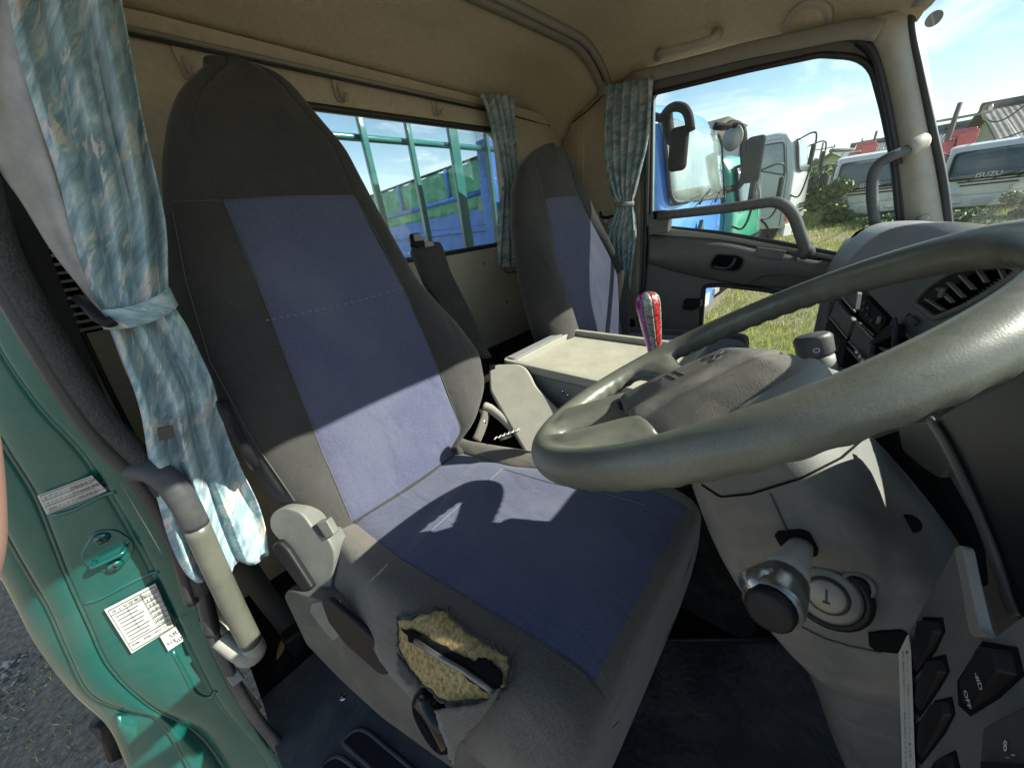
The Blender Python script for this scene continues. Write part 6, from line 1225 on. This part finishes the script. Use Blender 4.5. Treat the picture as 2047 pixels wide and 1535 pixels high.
    if brand:
        flip = (T([fp(.42, ws0, 0)])[0] - T([fp(-.42, ws0, 0)])[0]) @ rt < 0; sx_ = -1 if flip else 1; o = T([fp(-.30 * sx_, ws0 + .03, .06)])[0]; e1 = T([fp(.30 * sx_, ws0 + .03, .06)])[0]; text(brand, o, e1 - o, (0, 0, 1), .17, m_white, th, ext=.002, bold=.02)  #, ws0 + .03, .06)])[0]; e1 = T([fp(.42, ws0 + .03, .06)])[0]; text(brand, o, o - e1 if (o - e1) @ rt > 0 else e1 - o, (0, 0, 1), .17, m_white, th, ext=.002, bold=.02)
    # chassis and body behind
    V, F = box((-4.2, 0, .72), (5.4, .8, .22)); m_('chassis', V, F, m_black, bevel=.02)
    if body_h is not None:
        V, F = cat(box((-4.4, 0, 1.0 + body_h / 2), (4.6, W, body_h))); m_('cargo_body', V, F, col, bevel=.03)
    return th, T, m_
def rnd_yz(pts, r):
    q = rnd([arr(0, a, b) for a, b in pts], r, 5); return [(p[1], p[2]) for p in q]
# blue neighbour
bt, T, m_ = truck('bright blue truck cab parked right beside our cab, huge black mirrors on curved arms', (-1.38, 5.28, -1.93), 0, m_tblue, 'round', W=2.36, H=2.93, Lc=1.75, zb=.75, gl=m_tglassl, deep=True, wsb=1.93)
for c in [o for o in bt.children if o.name.startswith(('mirror_arm',))]:
    for g in list(c.children): bpy.data.objects.remove(g)
    bpy.data.objects.remove(c)
V, F = tube(smoothpath([P(a, b, y=c) for a, b, c in [(1302, 232, 4.1), (1322, 236, 3.95), (1334, 222, 3.8), (1348, 214, 3.7), (1366, 217, 3.7), (1376, 232, 3.7), (1381, 262, 3.7)]], 6), .036, 12); a_ = M('mirror_arm', V, F, m_mir, bt, smooth=True)
V, F = tube(smoothpath([P(a, b, y=c) for a, b, c in [(1334, 222, 3.9), (1336, 250, 3.9), (1341, 278, 3.8), (1352, 282, 3.72)]], 6), .045, 12); M('mirror_stay', V, F, m_mir, a_, smooth=True)
V, F = box(P(1361, 298, y=3.7) + arr(-.02, 0, 0), (.15, .10, .33), ax=((1, .1, 0), (-.1, 1, 0), (0, 0, 1))); M('mirror', V, F, m_mir, a_, bevel=.04, segs=4)
V, F = tube(smoothpath([P(a, b, y=c) for a, b, c in [(1428, 252, 6.2), (1450, 254, 6.3), (1462, 248, 6.4), (1478, 252, 6.5), (1486, 268, 6.5), (1487, 310, 6.5), (1487, 350, 6.5), (1478, 370, 6.4), (1460, 378, 6.3), (1444, 382, 6.2)]], 6), .045, 10); a_ = M('mirror_arm', V, F, m_mir, bt, smooth=True)
V, F = box(P(1506, 320, y=6.5), (.22, .10, .56)); M('mirror', V, F, m_mir, a_, bevel=.06, segs=4)
c_ = P(1466, 276, y=6.5); V, F = lathe([(0, .05), (.12, .04), (.155, .0), (.16, -.02), (.0, -.03)], c_, (.5, .9, .1), 24); M('round_mirror', V, F, m_trim, a_, smooth=True)
o = T([(.02, -.42, 1.45)])[0]; V, F = cat(*[prism(rnd([o + arr(0, cx + a * s, cz_ + b * s) for a, b in ((0, -1), (.58, 0), (0, 1), (-.58, 0))], .004), arr(.04, 0, 0)) for cx, cz_, s in ((0, .16, .11), (-.07, .0, .11), (.07, .0, .11))]); M('front_emblem', V, F, m_dgrey, bt)
# green truck
tg, T, m_ = truck('green truck cab with orange indicators squeezed between the blue and silver trucks', (-1.42, 8.65, -1.78), 0, m_tgreen, 'round', W=2.2, H=2.45, Lc=1.7, zb=.55)
# silver truck with tall body
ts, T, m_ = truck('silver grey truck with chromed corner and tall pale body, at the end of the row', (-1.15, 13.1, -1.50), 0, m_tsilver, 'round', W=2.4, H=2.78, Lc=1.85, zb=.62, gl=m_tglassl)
V, F = prism([T([p])[0] for p in [(-2.4, -1.15, 1.1), (-2.4, -1.15, 3.0), (-1.75, -1.15, 3.35), (-5.0, -1.15, 3.3), (-7, -1.15, 3.0), (-7, -1.15, 1.1)]], arr(0, 2.3, 0)); M('cargo_body', V, F, m_pillar, ts, bevel=.03)
V, F = prism([T([p])[0] for p in [(-.02, -1.21, .75), (.06, -1.10, .75), (-.06, -1.10, 1.35), (-.14, -1.215, 1.35)]], arr(0, -.02, 0)); M('chrome_corner', V, F, m_chrome, ts, bevel=.01)
# two white trucks facing us
GW = 'white crane trucks facing the yard'
for i, (px, py, yy, yaw, lab) in enumerate([(1727, 428, 17.2, 5, 'white truck with dark windscreen facing us, between the shrub and the windscreen pillar'), (1956, 414, 17.6, -3, 'white truck at the right end, facing us, seen through the windscreen')]):
    p = P(px, py, y=yy); g0 = p[2]; tw, T, m_ = truck(lab, (p[0], p[1], g0 - .30), R(-90 + yaw), m_twhite, 'flat', W=2.0 if i == 0 else 1.9, H=2.08 if i == 0 else 2.0, Lc=1.6, zb=.55, wsb=1.06, grp=GW, brand='ISUZU')
    V, F = cat(box((-2.2, -.15 - .45 * i, 2.15), (.4, .4, .55)), box((-2.3, -.25 - .45 * i, 2.4), (.4, .5, .2)), box((-2.3, -.5 - .45 * i, 2.0), (.3, .3, .5))); M('crane', T(V), F, m_red, tw, bevel=.04)
    V, F = box((-4.0, 0, 1.3), (4.2, 2.1, .6)); M('side_boards', T(V), F, m_twhite, tw, bevel=.02)

# ---- houses, poles, trees at the back
m_tile = S('roof_tile', (.16, .155, .15), .8, nscale=3, namp=.2); m_plaster = S('house_plaster', (.50, .47, .40), .9, nscale=2, namp=.1); m_wood = S('weathered_wood', (.22, .15, .10), .9, nscale=4)
def house(label, c, wx, wy, hw, hr, ang=0, ridge='x'):
    T = WO(c, ang); th = thing('house', label, 'house', c)
    V, F = box((0, 0, hw / 2), (wx, wy, hw)); M('wall', T(V), F, m_plaster, th)
    e = .5; rr = []
    n = 60
    for sgn in (-1, 1):
        rows = [[(lerp(-wx / 2 - e, wx / 2 + e, k / (n * 2)), sgn * (wy / 2 + e) * (1 - t), hw - .25 + (hr + .25) * t + (.02 if k % 2 else 0)) for k in range(n * 2 + 1)] for t in np.linspace(0, 1, 8)]
        V, F = grid(rows); M('roof', T(V), F, m_tile, th, solid=.10)
    V, F = tube([(-wx / 2 - e, 0, hw + hr + .08), (wx / 2 + e, 0, hw + hr + .08)], .14, 8); M('ridge', T(V), F, m_tile, th, smooth=True)
    for sgn in (-1, 1):
        V, F = prism([(sgn * wx / 2, -wy / 2, hw), (sgn * wx / 2, wy / 2, hw), (sgn * wx / 2, 0, hw + hr)], (-sgn * .1, 0, 0)); M('gable', T(V), F, m_plaster, th)
    for k in (-.25, .2):
        V, F = box((wx * k, -wy / 2 - .02, hw * .6), (wx * .18, .06, hw * .35)); f = M('window', T(V), F, m_tglass, th); V, F = cat(box((wx * k, -wy / 2 - .05, hw * .6 - hw * .175), (wx * .2, .08, .06)), box((wx * k, -wy / 2 - .06, hw * .6), (.05, .05, hw * .35))); M('frame', T(V), F, m_wood, f)
    V, F = box((0, -wy / 2 - .03, hw * .86), (wx * 1.0, .05, .25)); M('beam', T(V), F, m_wood, th)
    return th
p = P(2030, 205, y=27); house('large house with grey tiled roof behind the right white truck', (p[0] + 4.2, 29, -.9), 9, 6, p[2] + .9 - 1.3, 1.4, R(8))
p = P(1960, 262, y=31); house('low building with dark curved tiled roof behind the right white truck', (p[0] + .5, 33, -.8), 6, 5, p[2] + .8 - .8, 1.3, R(-12))
p = P(1685, 303, y=40); house('small distant house with dark gabled roof between the silver and white trucks', (p[0] + .3, 43, -.6), 5.0, 5, p[2] + .6 - 1.5, 1.6, R(70))
p = P(1745, 290, y=44); house('pale flat looking house far behind the left white truck', (p[0] + 3.0, 48, -.6), 8, 6, p[2] + .6 - 1.0, 1.4, R(0))
def pole(label, px, py_top, px_b, py_b, yy, arms=True):
    a, b = P(px, py_top, y=yy), P(px_b, py_b, y=yy); x = a[0]; th = thing('utility_pole', label, 'utility pole', (x, yy, -.7))
    V, F = tube([(x, yy, -.7), (x, yy, a[2])], [.11, .07], 10); M('shaft', V, F, S('pole_concrete', (.16, .13, .11), .9) if 'pole_concrete' not in bpy.data.materials else bpy.data.materials['pole_concrete'], th, smooth=True)
    for dz, l in ((-.5, 1.6), (-1.3, 1.0)):
        V, F = box((x + .1, yy, a[2] + dz), (l, .08, .08)); M('cross_arm', V, F, m_hub, th)
        for k in (-.45, .45): V, F = lathe([(.06, 0), (.06, .12), (.03, .2), (0, .2)], (x + .1 + l * k, yy, a[2] + dz + .04), (0, 0, 1), 8); M('insulator', V, F, m_white, th, smooth=True)
    V, F = box((x - .25, yy, a[2] - 2.2), (.35, .3, .6)); M('transformer_box', V, F, m_hub, th, bevel=.04)
    return th, arr(x, yy, a[2])
_, q1 = pole('tall utility pole with cross arms seen through the windscreen', 1920, 205, 1905, 300, 24)
_, q2 = pole('distant utility pole above the left white truck', 1753, 262, 1751, 330, 38)
_, q3 = pole('slim far utility pole beside the silver truck mirror', 1646, 285, 1645, 330, 46)
def wire(label, a, b, sag=.5):
    a, b = np.array(a, float), np.array(b, float); V, F = tube([lerp(a, b, t) - arr(0, 0, sag * 4 * t * (1 - t)) for t in np.linspace(0, 1, 14)], .022, 5); tag(M('power_line', V, F, m_black, None, smooth=True), label, 'wire', 'power lines between the poles')
wire('upper power line running right from the windscreen pole', q1 + arr(.7, 0, -.5), P(2100, 160, y=16)); wire('lower power line running right from the windscreen pole', q1 + arr(.4, 0, -1.3), P(2120, 225, y=18), .3)
wire('power line from the windscreen pole to the distant pole', q1 + arr(-.6, 0, -.5), q2 + arr(.6, 0, -.5)); wire('power line from the distant pole to the far slim pole', q2 + arr(-.6, 0, -.5), q3 + arr(.6, 0, -.4))
leafm = [S('leaf_dark', (.035, .075, .015), .7), S('leaf_mid', (.075, .13, .025), .7), S('leaf_light', (.15, .21, .045), .7), S('leaf_pale', (.36, .40, .30), .7)]
m_bark = S('bark', (.12, .09, .06), .9)
def foliage(name, cs, n, leaf, parent, mats, pale=0):
    V, F, mi = [], [], []
    for i in range(n):
        c, r = random.choice(cs); d = nrm(RNG.normal(size=3)); q = np.array(c) + d * np.array(r) * (RNG.random() ** .45); a = nrm(RNG.normal(size=3)); b = nrm(np.cross(a, RNG.normal(size=3))); s = leaf * random.uniform(.6, 1.3)
        k = len(V); V += [q - a * s, q + b * s * .5, q + a * s, q - b * s * .5]; F.append((k, k + 1, k + 2, k + 3)); mi.append(3 if random.random() < pale else random.choice([0, 1, 1, 2]))
    return M(name, V, F, mats, parent, mi=mi)
def tree(label, base, h, r, n=5000, leaf=.12, kind='tree', pale=0, trunk=True, blobs=9, name=None, grp=None):
    th = thing(name or ('tree' if kind == 'tree' else 'shrub'), label, kind, base, grp); base = np.array(base, float); cs = []
    z0 = .35 * h if kind == 'tree' else .1 * h
    for i in range(blobs):
        a = random.uniform(0, 6.28); rr = r * random.uniform(0, .65); cs.append((base + arr(rr * math.cos(a), rr * math.sin(a), random.uniform(z0, h * .85)), (r * random.uniform(.3, .5), r * random.uniform(.3, .5), h * random.uniform(.12, .22))))
    foliage('crown' if kind == 'tree' else 'foliage', cs, n, leaf, th, leafm, pale)
    ms = [tube([base, base + arr(.05, 0, h * .6)], [r * .07, r * .03], 8)] + [tube([base + arr(0, 0, h * .3), c], [r * .03, r * .012], 6) for c, _ in cs[:6]]
    V, F = cat(*ms); M('trunk' if kind == 'tree' else 'stems', V, F, m_bark, th, smooth=True); return th
p = P(1535, 290, y=30); tree('broad green tree rising behind the silver truck roof', (p[0], 30, -.9), p[2] + .9 + .5, 2.6, 9000, .14)
p = P(1640, 330, y=32); tree('green tree clump behind the hedge right of the silver truck', (p[0], 32, -.9), p[2] + .9 + .4, 2.0, 6000, .14)
p = P(1655, 420, y=16.6); tree('leafy vine covered shrub beside the left white truck', (p[0] - .1, 16.8, -1.25), 1.35, .85, 6000, .09, 'shrub')
p = P(1625, 400, y=20); tree('dark green bush in the gap beside the silver truck', (p[0], 21, -1.1), 1.6, 1.2, 5000, .10, 'shrub')
p = P(2020, 400, y=15.8); tree('pale leaved weed bush in front of the right white truck', (p[0] + .6, 16.2, -1.4), .8, 1.0, 5000, .07, 'shrub', .35)
p = P(1930, 415, y=15.5); tree('low white flowering weeds along the bumper of the right white truck', (p[0], 15.6, -1.45), .45, 1.0, 3500, .06, 'shrub', .4)
p = P(1770, 420, y=17); tree('low weeds at the feet of the left white truck', (p[0], 16.4, -1.35), .35, 1.1, 2500, .06, 'shrub', .05)
# far hedge line closing the horizon
for i, (x_, y_, h_, r_) in enumerate([(-14, 52, 4.0, 5), (-7, 55, 3.2, 5), (4, 60, 3.5, 5), (12, 58, 4, 6), (21, 55, 4.5, 6), (30, 48, 4, 6), (-24, 48, 5, 6), (-36, 44, 5, 6)]):
    tree(['far grey green tree beyond the yard, behind the blue truck', 'far low tree beyond the yard, behind the silver truck', 'far tree behind the distant small house', 'far tree behind the left white truck', 'far tree behind the right white truck', 'far tree behind the tiled roof house', 'far tree hidden behind the dump bed', 'far tree at the end of the yard behind the dump bed'][i], (x_, y_, -.5), h_, r_, 3500, .28)
